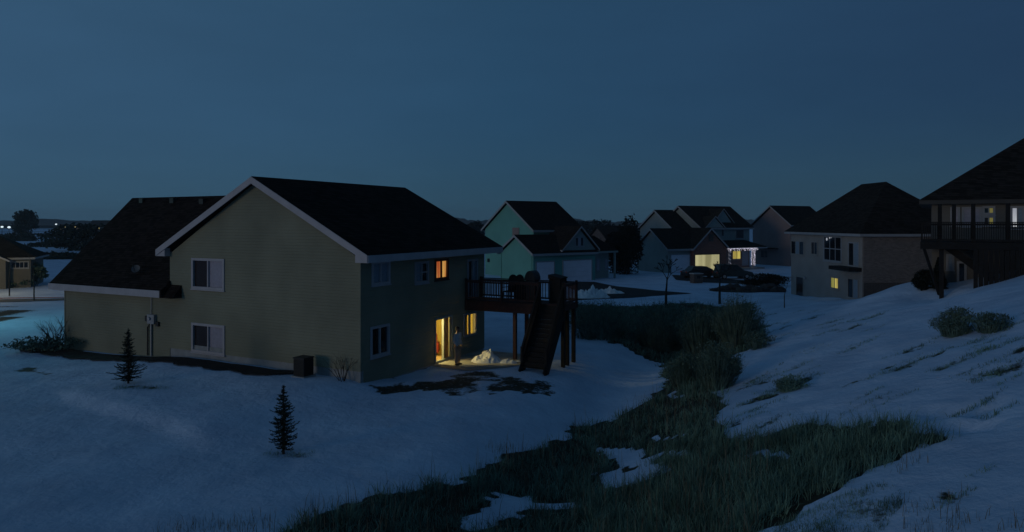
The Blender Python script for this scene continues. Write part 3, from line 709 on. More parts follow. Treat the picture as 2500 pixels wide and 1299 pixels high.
# stairs come off the deck's near edge, down towards the yard
SA, SBq, NT = 4.20, 5.40, 13; RUN = 1.95
foot = HS.w(T0-RUN, -4.8); fz = Hz(foot.x, foot.y) + .02
stp = MB()
for q in (SA, SBq):
    p0, p1 = Vector(dl(T0-.05, q, DZ-.16)), Vector(dl(T0-RUN-.1, q, fz+.02)); stp.beam(p0 + Vector((0,0,-.12)), p1 + Vector((0,0,-.12)), .05, .56)
stair = stp.build('stair', M['wood_dark'], dk)
for k in range(NT):
    t = T0 - .05 - RUN*(k+1)/NT; z = DZ - (DZ-fz)*(k+1)/(NT+1)
    a, b = dl(t, SBq-.03, z-.04), dl(t+RUN/NT+.03, SA+.03, z); MB().box(a, b).build('tread', M['wood_dark'], stair)
    a, b = dl(t+RUN/NT-.0, SBq-.03, z-.004), dl(t+RUN/NT+.02, SA+.03, z+(DZ-fz)/(NT+1)-.045); MB().box(a, b).build('riser', M['wood_dark'], stair)
for q in (SA, SBq):
    p0, p1 = Vector(dl(T0-.05, q, DZ)), Vector(dl(T0-RUN, q, fz+.05)); up = Vector((0,0,.95))
    r = MB().beam(p0+up, p1+up, .10, .045).beam(p0+up*.9, p1+up*.9, .04, .08).beam(p0+up*.18, p1+up*.18, .04, .08).box(p1+Vector((-.05,-.05,-.3)), p1+Vector((.05,.05,1.05))).box(p0+Vector((-.05,-.05,-.3)), p0+Vector((.05,.05,1.06))).build('handrail', M['wood_dark'], stair)
    for k in range(24):
        p = p0 + (p1-p0)*((k+.5)/24); MB().tube(p+up*.1, p+up*.92, .021, n=4).build('stair_baluster', M['wood_dark'], stair)

# things standing on the deck
def on_deck(name, label, cat, px, t, rz=0, group=None):
    u, _ = ray(px, 0); b = HS.w(t, 0); q = (u*b.y - b.x)/(-HS.e2.x + u*HS.e2.y); return thing(name, label, cat, HS.w(t, -q, DZ), HS.a + rz, group)
def deck_chair(name, label, px, t, rz):
    c = on_deck(name, label, 'chair', px, t, rz)
    MB().box((-.26,-.25,.38),(.26,.25,.43)).build('seat', M['wood_dark'], c, bevel=.01)
    arc = [(-.26,.24)] + [(.26*math.cos(R(180-a)), .24) for a in ()]
    pts = [(-.25,.24,.43),(.25,.24,.43),(.25,.34,1.0)] + [(.25*math.cos(R(a)), .36, 1.0+.24*math.sin(R(a))) for a in range(20,180,20)] + [(-.25,.34,1.0)]
    MB().extrude(pts, (0,.035,0)).build('backrest', M['wood_dark'], c)
    for sx in (-.23,.23):
        for sy in (-.22,.24): MB().tube((sx,sy,0),(sx,sy,.38),.025).build('leg', M['wood_dark'], c)
        MB().box((sx-.03,-.25,.60),(sx+.03,.26,.63)).build('armrest', M['wood_dark'], c)
deck_chair('deck_chair', 'left one of two round backed chairs standing on the dark timber deck', 1243, 9.0, R(-95))
deck_chair('deck_chair', 'round backed deck chair just right of its twin behind the railing', 1258, 9.15, R(-100))
pl = on_deck('planter', 'low dark planter box with dry stems behind the deck railing', 'planter', 1277, 9.2)
MB().box((-.3,-.2,0),(.3,.2,.75)).box((-.33,-.23,.75),(.33,.23,.82)).build('box', M['wood_dark'], pl, bevel=.01)
mb = MB()
for k in range(40):
    x, y = random.uniform(-.26,.26), random.uniform(-.16,.16); mb.tube((x,y,.78),(x+random.gauss(0,.08),y+random.gauss(0,.08),.95+random.uniform(0,.3)),.008,.003,4)
mb.build('stems', M['twig'], pl)
gr = on_deck('covered_grill', 'tall dark covered grill at the corner of the timber deck', 'grill', 1300, 8.75)
MB().extrude([(-.28,-.25,0),(.28,-.25,0),(.28,.25,0),(-.28,.25,0)], (0,0,1.05)).build('cart', M['metal_dark'], gr, bevel=.03)
mb = MB(); n = 10
mb.extrude([(-.32, .29*math.cos(math.pi*k/n), 1.06+.46*math.sin(math.pi*k/n)) for k in range(n+1)], (.64,0,0)).build('lid', M['metal_dark'], gr)
bxn = on_deck('storage_chest', 'dark chest with a sloping lid at the outer end of the timber deck', 'chest', 1362, 9.0)
MB().box((-.4,-.3,0),(.4,.3,1.15)).build('body', M['wood_dark'], bxn, bevel=.02)
MB().extrude([(-.43,-.33,1.155),(-.43,.33,1.155),(-.43,.33,1.36),(-.43,-.33,1.22)], (.86,0,0)).build('lid', M['wood_dark'], bxn)

# snow heap on the patio
def heap(name, label, x, y, rx, ry, h, seed, mat_):
    n, m = 56, 20; vs = []
    for i in range(m+1):
        r = i/m
        for k in range(n):
            t = 2*math.pi*k/n; px_, py_ = x + rx*r*math.cos(t), y + ry*r*math.sin(t)
            nz = float(vnoise(np.array(px_*2.8), np.array(py_*2.8), seed))*.75 + float(vnoise(np.array(px_*7.0), np.array(py_*7.0), seed+1))*.40 + float(vnoise(np.array(px_*15.0), np.array(py_*15.0), seed+2))*.18
            vs.append((px_, py_, Hz(px_, py_) + max(-.05, h*(1-r**1.8)*(.85+nz) - (.06 if i == m else 0))))
    mb = MB().add(vs, [(i*n+k, i*n+(k+1) % n, (i+1)*n+(k+1) % n, (i+1)*n+k) for i in range(m) for k in range(n)] + [tuple(range(n))])
    return tag(mb.build(name, mat_, smooth=False), label, 'snow heap')
M['snow'] = mat('heaped_snow', (.74,.75,.78), .8, ('noise', 5, .6), (2,.08), spec=.2)
g = ground_at(1190, 884); heap('snow_heap', 'jagged heap of shovelled snow lit yellow on the patio', g.x, g.y, .85, .5, .42, 31, M['snow'])
g = ground_at(1240, 886); heap('snow_heap', 'low bank of snow beyond the lit heap at the patio edge', g.x, g.y, 1.0, .4, .20, 35, M['snow'])

# air conditioner beside the gable wall
u, _ = ray(741, 0); base = None
qs, _ = HS.at_t(741, 900, -.75); p = HS.w(-.75, qs); p.z = Hz(p.x, p.y)
ac = thing('air_conditioner', 'dark square air conditioning unit beside the gable wall', 'air conditioner', p, HS.a)
MB().box((-.34,-.34,-.2),(.34,.34,.06)).build('pad', M['concrete'], ac)
MB().box((-.28,-.29,.06),(.28,.29,.76)).build('cabinet', M['metal_dark'], ac, bevel=.03)
MB().box((-.30,-.31,.76),(.30,.31,.81)).build('top_cover', M['metal_dark'], ac, bevel=.01)
mb = MB()
for k in range(11): mb.box((-.292,-.26,.12+k*.056),(-.281,.26,.145+k*.056)); mb.box((-.26,-.302,.12+k*.056),(.26,-.291,.145+k*.056))
mb.build('grille', M['black'], ac)

# ------------------------------------------------------------------ the person by the patio door
pg = ground_at(1117, 893); pg.z = Hz(pg.x, pg.y) + .035
per = thing('person', 'person in a grey jacket standing with hands in pockets by the lit patio door', 'person', pg, R(-25))
def skinned(name, nodes, edges, m_, root=0, sub=2):
    me = bpy.data.meshes.new(name); me.from_pydata([n[:3] for n in nodes], edges, []); me.materials.append(m_)
    o = link(bpy.data.objects.new(name, me)); o.parent = per
    md = o.modifiers.new("skin", 'SKIN'); md.use_smooth_shade = True
    for i, n in enumerate(nodes):
        sv = me.skin_vertices[0].data[i]; r = n[3]; sv.radius = (r, n[4] if len(n) > 4 else r); sv.use_root = (i == root)
    o.modifiers.new("sub", 'SUBSURF').render_levels = sub
    return o
# faces local +x
arm = lambda sg: [(0, sg*.20, 1.43, .062), (-.05, sg*.265, 1.17, .05), (.09, sg*.225, .96, .036), (.12, sg*.19, .90, .032)]
legs = lambda sg: [(0, sg*.10, .92, .10), (.02, sg*.105, .50, .066), (-.01, sg*.11, .09, .042)]
def body():
    n = [(0,0,.96,.13),(0,0,1.15,.12),(0,0,1.36,.14),(-.01,0,1.48,.07),(.005,0,1.56,.058),(.015,0,1.63,.085),(.01,0,1.71,.095),(.0,0,1.755,.06)]
    e = [(i,i+1) for i in range(7)]
    for sg in (-1,1):
        b = len(n); n += arm(sg); e += [(2,b),(b,b+1),(b+1,b+2),(b+2,b+3)]
        # palm and fingers tucked at the pocket
        h = len(n); n += [(.13, sg*.175, .84, .024)]; e += [(b+3,h)]
        for dx, ln in ((-.028,.06),(-.008,.072),(.012,.068),(.030,.052)):
            f = len(n); n += [(.13+dx, sg*.17, .80, .010), (.125+dx, sg*.165, .80-ln, .008)]; e += [(h,f),(f,f+1)]
        f = len(n); n += [(.165, sg*.18, .85, .011), (.18, sg*.178, .81, .009)]; e += [(b+3,f),(f,f+1)]
        l = len(n); n += legs(sg) + [(.05, sg*.115, .05, .04), (.16, sg*.13, .035, .03)]; e += [(0,l),(l,l+1),(l+1,l+2),(l+2,l+3),(l+3,l+4)]
    f = len(n); n += [(.125, 0, 1.665, .014)]; e += [(5,f)]                         # nose
    for sg in (-1,1):
        f = len(n); n += [(.005, sg*.10, 1.675, .016)]; e += [(6,f)]                # ears
    return skinned('body', n, e, M['skin'])
body()
for sg in (-1,1): MB().ball((.098, sg*.035, 1.70), .012).build('eye', M['black'], per, smooth=True)
MB().beam((.106,-.028,1.612),(.106,.028,1.612),.012,.010).build('mouth', M['red_cloth'], per)
jn = [(0,0,.88,.165,.20),(0,0,1.12,.155,.19),(0,0,1.36,.165,.19),(-.005,0,1.475,.10,.12)]; je = [(0,1),(1,2),(2,3)]
for sg in (-1,1):
    b = len(jn); jn += [(0, sg*.205, 1.42, .085), (-.055, sg*.275, 1.17, .072), (.085, sg*.232, .97, .058), (.115, sg*.20, .915, .050)]; je += [(2,b),(b,b+1),(b+1,b+2),(b+2,b+3)]
skinned('jacket', jn, je, M['jacket'])
tn = [(0,0,.94,.15,.18)]; te = []
for sg in (-1,1):
    b = len(tn); tn += [(.0, sg*.095, .82, .118), (.02, sg*.105, .48, .092), (-.005, sg*.11, .08, .078)]; te += [(0,b),(b,b+1),(b+1,b+2)]
skinned('trousers', tn, te, M['trousers'])
for sg in (-1,1):
    MB().ball((.05, sg*.118, .045), .05, 10, 6, (2.9,1.0,1.0)).build('shoe', M['shoe'], per, smooth=True)
MB().ball((-.014,0,1.722), .100, 12, 8, (1.0,.98,.80)).ball((-.040,0,1.675), .080, 10, 8, (.85,1.12,.9)).build('hair', M['hair'], per, smooth=True)
MB().tube((-.01,0,1.47),(0,0,1.53),.085,.07,10).build('collar', M['jacket'], per, smooth=True)

# ------------------------------------------------------------------ plants
def rnd_unit(n):
    v = rng.normal(size=(n,3)); return v/np.linalg.norm(v, axis=1, keepdims=True)
def leaf_cloud(pts, size, name, m_, parent, flat=.5):
    """one small quad leaf per point"""
    n = len(pts); a = rnd_unit(n); b = rnd_unit(n); b -= a*np.sum(a*b, 1, keepdims=True); b /= np.linalg.norm(b, axis=1, keepdims=True)
    s = (size*(.6 + .8*rng.random((n,1))))
    v = np.stack([pts - a*s, pts - b*s*flat, pts + a*s, pts + b*s*flat], 1).reshape(-1,3)
    q = np.arange(n*4).reshape(n,4)
    return fast_mesh(name, v, np.zeros((0,3)), m_, parent, quads=q)
def clump_points(n, centres, radii, shell=.55):
    c = np.asarray(centres, float); r = np.asarray(radii, float); w = (r.prod(1) if r.ndim > 1 else r**3)**(.75); w = w/w.sum()
    i = rng.choice(len(c), n, p=w); d = rnd_unit(n)*(shell + (1-shell)*rng.random((n,1)))**.8*(.85+.4*rng.random((n,1)))
    return c[i] + d*(r[i] if r.ndim > 1 else r[i][:,None])
def leafy(name, label, cat, loc, w, d, h, n, size, m_, group=None, trunk=None, stems=6, nclump=16, base=.15, flat=.5, kindname='foliage', spikes=0):
    """bush or tree: uneven clumps of small leaves over stems or a trunk"""
    o = thing(name, label, cat, loc, 0, group)
    cs, rs = [], []
    for k in range(nclump):
        t = 2*math.pi*k*.618; f = rng.random(); z = h*(base + (1-base)*(.15+.75*f)); rr = math.sqrt(max(.05, 1-abs(2*f-.9)**2.2))*(.45+.4*rng.random())
        cs.append((math.cos(t)*w/2*rr, math.sin(t)*d/2*rr, z)); q = .20+.14*rng.random(); rs.append((w*q, d*q, h*q*.75))
    leaf_cloud(clump_points(n, cs, rs), size, kindname, m_, o, flat)
    mb = MB()
    if spikes:
        a = rng.uniform(0, 6.283, spikes); q = np.sqrt(rng.random(spikes)); bx_ = np.stack([np.cos(a)*w*.33*q, np.sin(a)*d*.33*q, np.zeros(spikes)], 1)
        ln = h*(.75+.5*rng.random(spikes))*(1.05-.45*q); out = np.stack([np.cos(a)*q*.55, np.sin(a)*q*.55, np.ones(spikes)], 1) + rng.normal(0, .12, (spikes,3)); tip = bx_ + out*ln[:,None]
        sd_ = np.stack([np.sin(a), -np.cos(a), np.zeros(spikes)], 1)*.014*max(1, h/1.5); v = np.stack([bx_-sd_, bx_+sd_, tip], 1).reshape(-1,3)
        fast_mesh('shoots', v, np.arange(spikes*3).reshape(-1,3), m_, o)
    if trunk:
        mb.tube((0,0,-.4), (0,0,h*.55), trunk, trunk*.6, 7)
        for c in cs[:9]: mb.tube((0,0,h*(.25+.3*rng.random())), c, trunk*.45, trunk*.12, 5)
        mb.build('trunk', M['bark'], o)
    else:
        for c in cs[:stems]: mb.tube((c[0]*.2, c[1]*.2, -.2), c, .025*max(1, h/2), .008, 4)
        mb.build('stems', M['twig'], o)
    return o
def spruce(label, px, py, top, wpx, prof, seed, nwh=26):
    g = ground_at(px, py); k = g.y/FPX; h = (py - top)*k; w = wpx*k; rr = random.Random(seed)
    o = thing('spruce', label, 'tree', (g.x, g.y, g.z - .05), rr.uniform(0, 6))
    MB().tube((0,0,-.2), (0,0,h*.55), .045, .028, 7).tube((0,0,h*.55), (0,0,h), .028, .006, 6).build('trunk', M['bark'], o)
    vs, ts = [], []
    def blade(p, d, ln, wd):
        sd_ = d.cross(Vector((rr.gauss(0,1), rr.gauss(0,1), rr.gauss(0,1)))).normalized()*wd
        i = len(vs); vs.extend([p - sd_, p + sd_, p + d*ln]); ts.append((i, i+1, i+2))
    for j in range(nwh):
        f = j/(nwh-1); z = h*(.10 + .86*f); L0 = w/2*float(np.interp(f, [a for a, _ in prof], [b for _, b in prof]))
        nb = rr.choice((6,7,8)) if f < .8 else 5
        for k_ in range(nb):
            a = 2*math.pi*(k_ + rr.random()*.7)/nb; L = L0*rr.uniform(.55, 1.15)
            d = Vector((math.cos(a), math.sin(a), rr.uniform(-.25, .15) + .5*max(0, f-.55)))
            p0 = Vector((0,0,z + rr.uniform(-.03,.03)*h)); n = max(4, int(L/.022))
            for q in range(n):
                t = (q+.5)/n; p = p0 + d*(L*t) + Vector((0,0,-.10*L*math.sin(t*3.1) + .12*L*t*t))
                for _ in range(4):
                    dd = (d*rr.uniform(.4,1.1) + Vector((rr.gauss(0,.7), rr.gauss(0,.7), rr.gauss(0,.45)))).normalized()
                    blade(p, dd, rr.uniform(.05,.095)*(1.1-.5*t), .012)
    for _ in range(160):
        z = h*rr.uniform(.80, 1.0); dd = Vector((rr.gauss(0,.5), rr.gauss(0,.5), rr.uniform(.2,1))).normalized(); blade(Vector((0,0,z)), dd, rr.uniform(.04,.09), .010)
    fast_mesh('crown', [tuple(v) for v in vs], ts, M['needles'], o)
    return o
spruce('young spruce with a thin leader above a wide skirt in front of the meter', 313, 936, 799, 84, [(0,.45),(.08,.9),(.2,1.0),(.32,.72),(.42,.48),(.7,.30),(.82,.30),(.9,.22),(1,.05)], 3)
spruce('slim column shaped young spruce standing alone in the front yard snow', 692, 1106, 939, 72, [(0,.55),(.12,.85),(.3,1.0),(.42,.95),(.52,.75),(.6,.85),(.75,.55),(.9,.32),(1,.06)], 5)

def bare_tree(name, label, cat, loc, h, spread, trunk, seed, group=None, levels=4, multi=1, fork=.35, rmin=.0):
    rr = random.Random(seed); o = thing(name, label, cat, loc, rr.uniform(0,6), group); tm, br = MB(), MB()
    def grow(p, d, L, r, lv, mb):
        n = 3; q = p; r = max(r, rmin)
        for _ in range(n):
            d2 = (d + Vector((rr.gauss(0,.10), rr.gauss(0,.10), rr.gauss(0,.05)))).normalized(); e = q + d2*(L/n); mb.tube(q, e, r, r*.84, 5 if lv < 2 else 4); q, r, d = e, r*.84, d2
        if lv >= levels: return
        for _ in range(rr.choice((2,3,3))):
            a = rr.uniform(0, 6.283); sp = rr.uniform(.45, .95)*spread
            d3 = (d + Vector((math.cos(a)*sp, math.sin(a)*sp, .25))).normalized(); grow(q - d*rr.uniform(0,.35)*L, d3, L*rr.uniform(.5,.78), r*.72, lv+1, br)
    if multi == 1:
        tm.tube((0,0,-.3), (0,0,h*fork), trunk, trunk*.8, 7); tm.build('trunk', M['bark'], o)
        grow(Vector((0,0,h*fork-.02)), Vector((0,0,1)), h*.3, trunk*.75, 1, br)
    else:
        for k in range(multi):
            a = 2*math.pi*k/multi + rr.random(); sp = rr.uniform(.15,.75)*spread
            grow(Vector((math.cos(a)*.06, math.sin(a)*.06, -.1)), Vector((math.cos(a)*sp, math.sin(a)*sp, 1)).normalized(), h*rr.uniform(.35,.5), trunk, 2, br)
    br.build('branches', M['bark'] if multi == 1 else M['twig'], o)
    return o
def plant_at(px, py): g = ground_at(px, py); return g
g = plant_at(836, 930); bare_tree('bare_shrub', 'leafless upright shrub at the right corner of the gable wall', 'shrub', g, 1.5, .8, .014, 11, multi=11, levels=4)
g = plant_at(132, 852); bare_tree('bare_shrub', 'leafless twiggy shrub behind the far left corner of the green house', 'shrub', g, 2.3, .9, .025, 12, multi=14, levels=4)
g = plant_at(100, 858); leafy('low_bush', 'low dark bush under the leafless shrub at the left house corner', 'bush', g, 3.0, 1.8, .75, 1500, .07, M['leaf_dark'])
for px, by, top, seed, lab in ((1626, 752, 625, 21, 'bare young tree with a wide fork in front of the grey house'), (1757, 742, 625, 22, 'bare young tree in front of the lit brick garage')):
    g = plant_at(px, by); bare_tree('bare_tree', lab, 'tree', g, (by-top)*g.y/FPX, 1.25, .12, seed, 'bare young trees along the far lots', fork=.30, levels=5, rmin=.024)
g = plant_at(1915, 752); bare_tree('bare_sapling', 'thin low sapling at the left corner of the tan house', 'tree', g, 60*g.y/FPX, .5, .04, 23, 'bare young trees along the far lots', fork=.5, levels=2)
for px, by, top, seed, lab in ((83, 735, 612, 24, 'bare sapling by the road, beside the left neighbour house'), (23, 722, 630, 25, 'bare thin sapling by the road at the far left edge')):
    g = plant_at(px, by); bare_tree('bare_sapling', lab, 'tree', g, (by-top)*g.y/FPX, .55, .06, seed, 'bare saplings by the left road', fork=.45, levels=3)

# shrubs in the ditch and on the slope
def bush_px(name, label, px, py, wpx, hpx, n, m_=None, group=None, size=.05, dep=.8, **kw):
    g = ground_at(px, py); k = g.y/FPX; return leafy(name, label, 'bush', (g.x, g.y, g.z-.05), wpx*k, wpx*k*dep, hpx*k, n, size, m_ or M['leaf_dark'], group, flat=.3, spikes=int(n*.16), **kw)
DG = 'dense bushes along the ditch'
bush_px('bush', 'tallest dark bush at the head of the ditch, nearest the tan house', 1800, 842, 105, 118, 5200, group=DG, nclump=22)
bush_px('bush', 'rounded dark green bush just left of the tallest ditch bush', 1712, 862, 110, 112, 4200, group=DG, nclump=20)
bush_px('bush', 'wide dark bush below the forked bare tree', 1610, 850, 160, 104, 4600, group=DG, nclump=22)
bush_px('bush', 'long low dark bush beside the deck stairs, leftmost of the ditch bushes', 1460, 822, 190, 86, 4600, group=DG, nclump=24)
bush_px('bush', 'dark bush at the narrow neck of the ditch by the right bank', 1752, 948, 100, 110, 3600, group=DG, nclump=18)
bush_px('bush', 'dark bush at the narrow neck of the ditch by the left bank', 1668, 940, 80, 80, 2600, group=DG, nclump=16)
bush_px('bush', 'dark low bush spreading right onto the snow from the ditch head', 1850, 850, 75, 40, 1400, group=DG, nclump=12)
HGp = 'bushes on the right snow slope'
bush_px('slope_bush', 'dark spiky bush on the right snow slope below the big deck', 2330, 818, 92, 70, 2600, group=HGp, size=.045, nclump=7, base=.05)
bush_px('slope_bush', 'smaller dark bush right of the spiky one on the snow slope', 2418, 808, 105, 50, 1900, group=HGp, size=.045, nclump=6, base=.05)
bush_px('slope_bush', 'boxy tuft of dark growth alone in the middle of the right slope', 1928, 952, 78, 38, 1700, M['grass'], group=HGp, size=.04)

# ------------------------------------------------------------------ tall grass, twigs and stubble: uncountable
def sample(poly, dens, gaps=()):
    lo, hi = poly.min(0), poly.max(0); n = int((hi-lo).prod()*dens); x = rng.uniform(lo[0], hi[0], n); y = rng.uniform(lo[1], hi[1], n)
    jx = x + .35*vnoise(x*1.3, y*1.3, 11); jy = y + .45*vnoise(x*1.3, y*1.3, 13); m = inside(poly, jx, jy)
    for g_ in gaps: m &= ~inside(g_, jx, jy)
    return x[m], y[m]
def blades(name, x, y, h, wd, m_, label, lean=.35, head=None):
    n = len(x); z = H(x, y) - .06; a = rng.uniform(0, 6.283, n) if head is None else head + rng.normal(0, .5, n); L = lean*rng.random(n); ca, sa = np.cos(a), np.sin(a)
    b = rng.uniform(0, 6.283, n); wx, wy = np.cos(b)*wd/2, np.sin(b)*wd/2
    p0 = np.stack([x, y, z], 1); w = np.stack([wx, wy, np.zeros(n)], 1)
    m1 = p0 + np.stack([ca*L*h*.35, sa*L*h*.35, h*.6], 1); tip = p0 + np.stack([ca*L*h, sa*L*h, h*(1-.25*L)], 1)
    v = np.stack([p0-w, p0+w, m1-w*.7, m1+w*.7, tip], 1).reshape(-1,3); i = np.arange(n)*5
    o = fast_mesh(name, v, np.stack([i+2, i+3, i+4], 1), m_, quads=np.stack([i, i+1, i+3, i+2], 1))
    return tag(o, label, kind='stuff')
def tufts(x, y, per=13, r=.11):
    """gather the stalks into tussocks that splay outward"""
    n = len(x); m = max(1, n//per); c = rng.integers(0, n, m); t = rng.integers(0, m, n); dx, dy = rng.normal(0, r, n), rng.normal(0, r, n); sc = (.5 + 1.0*rng.random(m))[t]
    return x[c][t] + dx*sc, y[c][t] + dy*sc, np.arctan2(dy, dx), (.45 + .85*rng.random(m))[t]
def keep_far(x, y, ref=17.0):
    k = rng.random(len(x)) < np.clip((ref/np.maximum(y, 1))**1.3, .12, 1); return x[k], y[k]
x, y = keep_far(*sample(DITCH, 520, GAPS)); f = .5 + .5*vnoise(x*.7, y*.7, 41); f2 = .5+.5*vnoise(x*2.2, y*2.2, 42); k = rng.random(len(x)) < .10 + 1.1*f2; x, y, f, f2 = x[k], y[k], f[k], f2[k]
x, y, hd, th = tufts(x, y); f = .5 + .5*vnoise(x*.7, y*.7, 41); f2 = .5+.5*vnoise(x*2.2, y*2.2, 42); sc = np.clip(y/18, 1, 2.2)
blades('ditch_grass', x, y, th*(.11+.20*f+.28*f2*rng.random(len(x)))*(.6+.6*rng.random(len(x))), .016*sc, M['grass'], 'dark tangled grass filling the snowy ditch', 1.1, hd)
x, y = sample(HILLGRASS, 620, GAPS[3:]); f = .5 + .5*vnoise(x*.9, y*.9, 43); f2 = .5+.5*vnoise(x*2.4, y*2.4, 44); k = rng.random(len(x)) < .45 + .6*f2; x, y, f, f2 = x[k], y[k], f[k], f2[k]
x, y, hd, th = tufts(x, y)
blades('slope_grass', x, y, th*(.16+.26*f+.26*f2*rng.random(len(x)))*(.6+.6*rng.random(len(x))), .013, M['grass'], 'tall dark grass band lying up the right slope', 1.0, hd)
x, y = sample(LOWERGRASS, 1500); f = .5 + .5*vnoise(x*1.5, y*1.5, 45); k = rng.random(len(x)) < f*1.3; x, y, f = x[k], y[k], f[k]
blades('sparse_grass', x, y, .07+.22*f*rng.random(len(x)), .010, M['grass'], 'thin dry grass poking through snow at the bottom right', .6)
X, Y = [], []
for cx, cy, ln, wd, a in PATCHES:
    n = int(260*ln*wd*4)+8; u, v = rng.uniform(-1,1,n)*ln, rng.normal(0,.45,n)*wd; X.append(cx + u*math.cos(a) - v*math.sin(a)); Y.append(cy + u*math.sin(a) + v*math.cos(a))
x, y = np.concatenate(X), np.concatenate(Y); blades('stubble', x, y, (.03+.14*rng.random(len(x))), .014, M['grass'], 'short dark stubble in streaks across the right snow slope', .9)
# loose stalks along the edge of the ditch
pts = [(x_, y_) for x_, y_ in zip(*keep_far(*sample(DITCH, 14, GAPS)))]
x = np.array([p[0] for p in pts]); y = np.array([p[1] for p in pts]); blades('dry_stalks', x, y, .5+.5*rng.random(len(x)), .014, M['grass_brown'], 'taller dry stalks standing out of the ditch grass', .35)
X, Y = [], []
for px, py, n, r in ((480,1292,60,.25),(560,1290,90,.3),(640,1288,90,.35),(1225,1100,70,.3),(2230,1130,20,.12),(2235,1240,20,.15),(2300,1255,24,.2),(2340,1288,40,.2),(2250,1292,30,.15),(2330,1215,14,.1),(2200,1150,14,.1),(2460,1292,16,.1),(430,1296,40,.2)):
    g = ground_at(px, py); X.append(g.x + rng.normal(0, r, n)); Y.append(g.y + rng.normal(0, r, n))
x, y = np.concatenate(X), np.concatenate(Y); blades('weeds', x, y, .12+.30*rng.random(len(x)), .010, M['grass_brown'], 'scattered weed stalks poking out of the foreground snow', .5)
x, y = sample(np.array([HS.w(-.5,3.2)[:2], HS.w(-.5,21)[:2], HS.w(-1.5,21)[:2], HS.w(-1.5,3.2)[:2]]), 60)
blades('bed_stubble', x, y, .05+.12*rng.random(len(x)), .02, M['mulch'], 'dark dead stems along the garden bed', .9)
X, Y = [], []
for g_ in (PATIO_BARE,) + tuple(LEFTBARE):
    a, b = sample(g_, 40); k = vnoise(a*.8, b*.8, 17) > 0; X.append(a[k]); Y.append(b[k])
x, y = np.concatenate(X), np.concatenate(Y); blades('yard_stubble', x, y, .03+.08*rng.random(len(x)), .018, M['grass_brown'], 'short stubble where the yard snow has melted', .9)

# ------------------------------------------------------------------ the other houses
FLOOR = -1.2          # foundations reach below the snow
def gutter(parent, t0, t1, s, z): MB().tube((t0, s, z), (t1, s, z), .05, n=6).build('gutter', M['trim_dim'], parent)

# teal house behind the deck
Y3 = 76; p = at(1302, 685, Y3); T3 = Site((p.x, p.y, 0), 35)
t3 = thing('teal_house', 'teal green gabled house with two pale garage doors behind the deck', 'house', T3.O, T3.a)
gable_body(MB(), 't', 0, 9.0, 0, 6.3, FLOOR, 3.15, 5.05).build('garage_wall', M['siding_teal'], t3)
gable_roof(t3, 't', -.35, 9.2, 3.15, 3.5, 5.32, 3.30, M['roof'], M['trim_dim'])
TM = 3.3
sL, sR, sA = T3.at_t(1180, 550, TM)[0], T3.at_t(1308, 570, TM)[0], T3.at_t(1238, 490, TM)
sC = (sL+sR)/2; zA = T3.at_t(1237, 490, TM)[1]; zE = (T3.at_t(1178, 550, TM)[1] + T3.at_t(1310, 572, TM)[1])/2
tR = T3.at_s(1358, 493, sC)[0]
gable_body(MB(), 't', TM, tR-.3, sR+.45, sL-.45, FLOOR, zE, zA-.3).build('wall', M['siding_teal'], t3)
gable_roof(t3, 't', TM-.35, tR, sC, (sL-sR)/2, zA, zE, M['roof'], M['trim_dim'])
gable_body(MB(), 's', .05, 3.0, 4.25, 9.05, 3.0, 3.6, 5.95).build('dormer_wall', M['siding_grey'], t3)
gable_roof(t3, 's', -.30, 5.6, 6.65, 2.8, 6.3, 3.62, M['roof'], M['trim_dim'], rake=.2)
window(t3, 's', .05, -1, (6.0, 7.25, 3.95, 5.0), [M['glass'], M['curtain'], M['glass']], M['trim_dim'], hole=False)
garage_door(t3, 's', 0, -1, (.45, 2.85, .0, 2.3), M['garage_door'], M['trim_dim']); garage_door(t3, 's', 0, -1, (4.2, 8.4, .0, 2.35), M['garage_door'], M['trim_dim'])
MB().box((9.05, 1.6, FLOOR), (12.6, 9.5, 3.0)).build('porch_wall', M['siding_grey'], t3)
hip_roof(t3, 8.9, 13.1, .4, 10, 3.3, 5.1, M['roof'], M['siding_grey'])
window(t3, 's', 1.6, -1, (10.6, 11.2, .9, 2.3), [M['curtain']], M['trim_dim'], hole=False); window(t3, 's', 1.6, -1, (12.0, 12.45, .9, 2.3), [M['curtain']], M['trim_dim'], hole=False)
for t in (9.4, 12.7): MB().box((t-.1, .55, -.5), (t+.1, .75, 3.07)).build('porch_post', M['siding_grey'], t3)
q0, z0 = T3.at_t(1252, 570, TM); q1, z1 = T3.at_t(1268, 556, TM); MB().box((TM-.08, q1, z0-.3), (TM-.004, q0, z1)).build('gable_vent', M['siding_mauve'], t3)
for q in (.25, 6.2): MB().tube((-.04, q, .1), (-.04, q, 3.1), .05).build('downpipe', M['siding_teal'], t3)
q0, z0 = T3.at_t(1194, 636, TM); MB().box((TM-.2, q0-.15, z0-.2), (TM-.004, q0+.15, z0+.25)).build('wall_box', M['metal_dark'], t3)

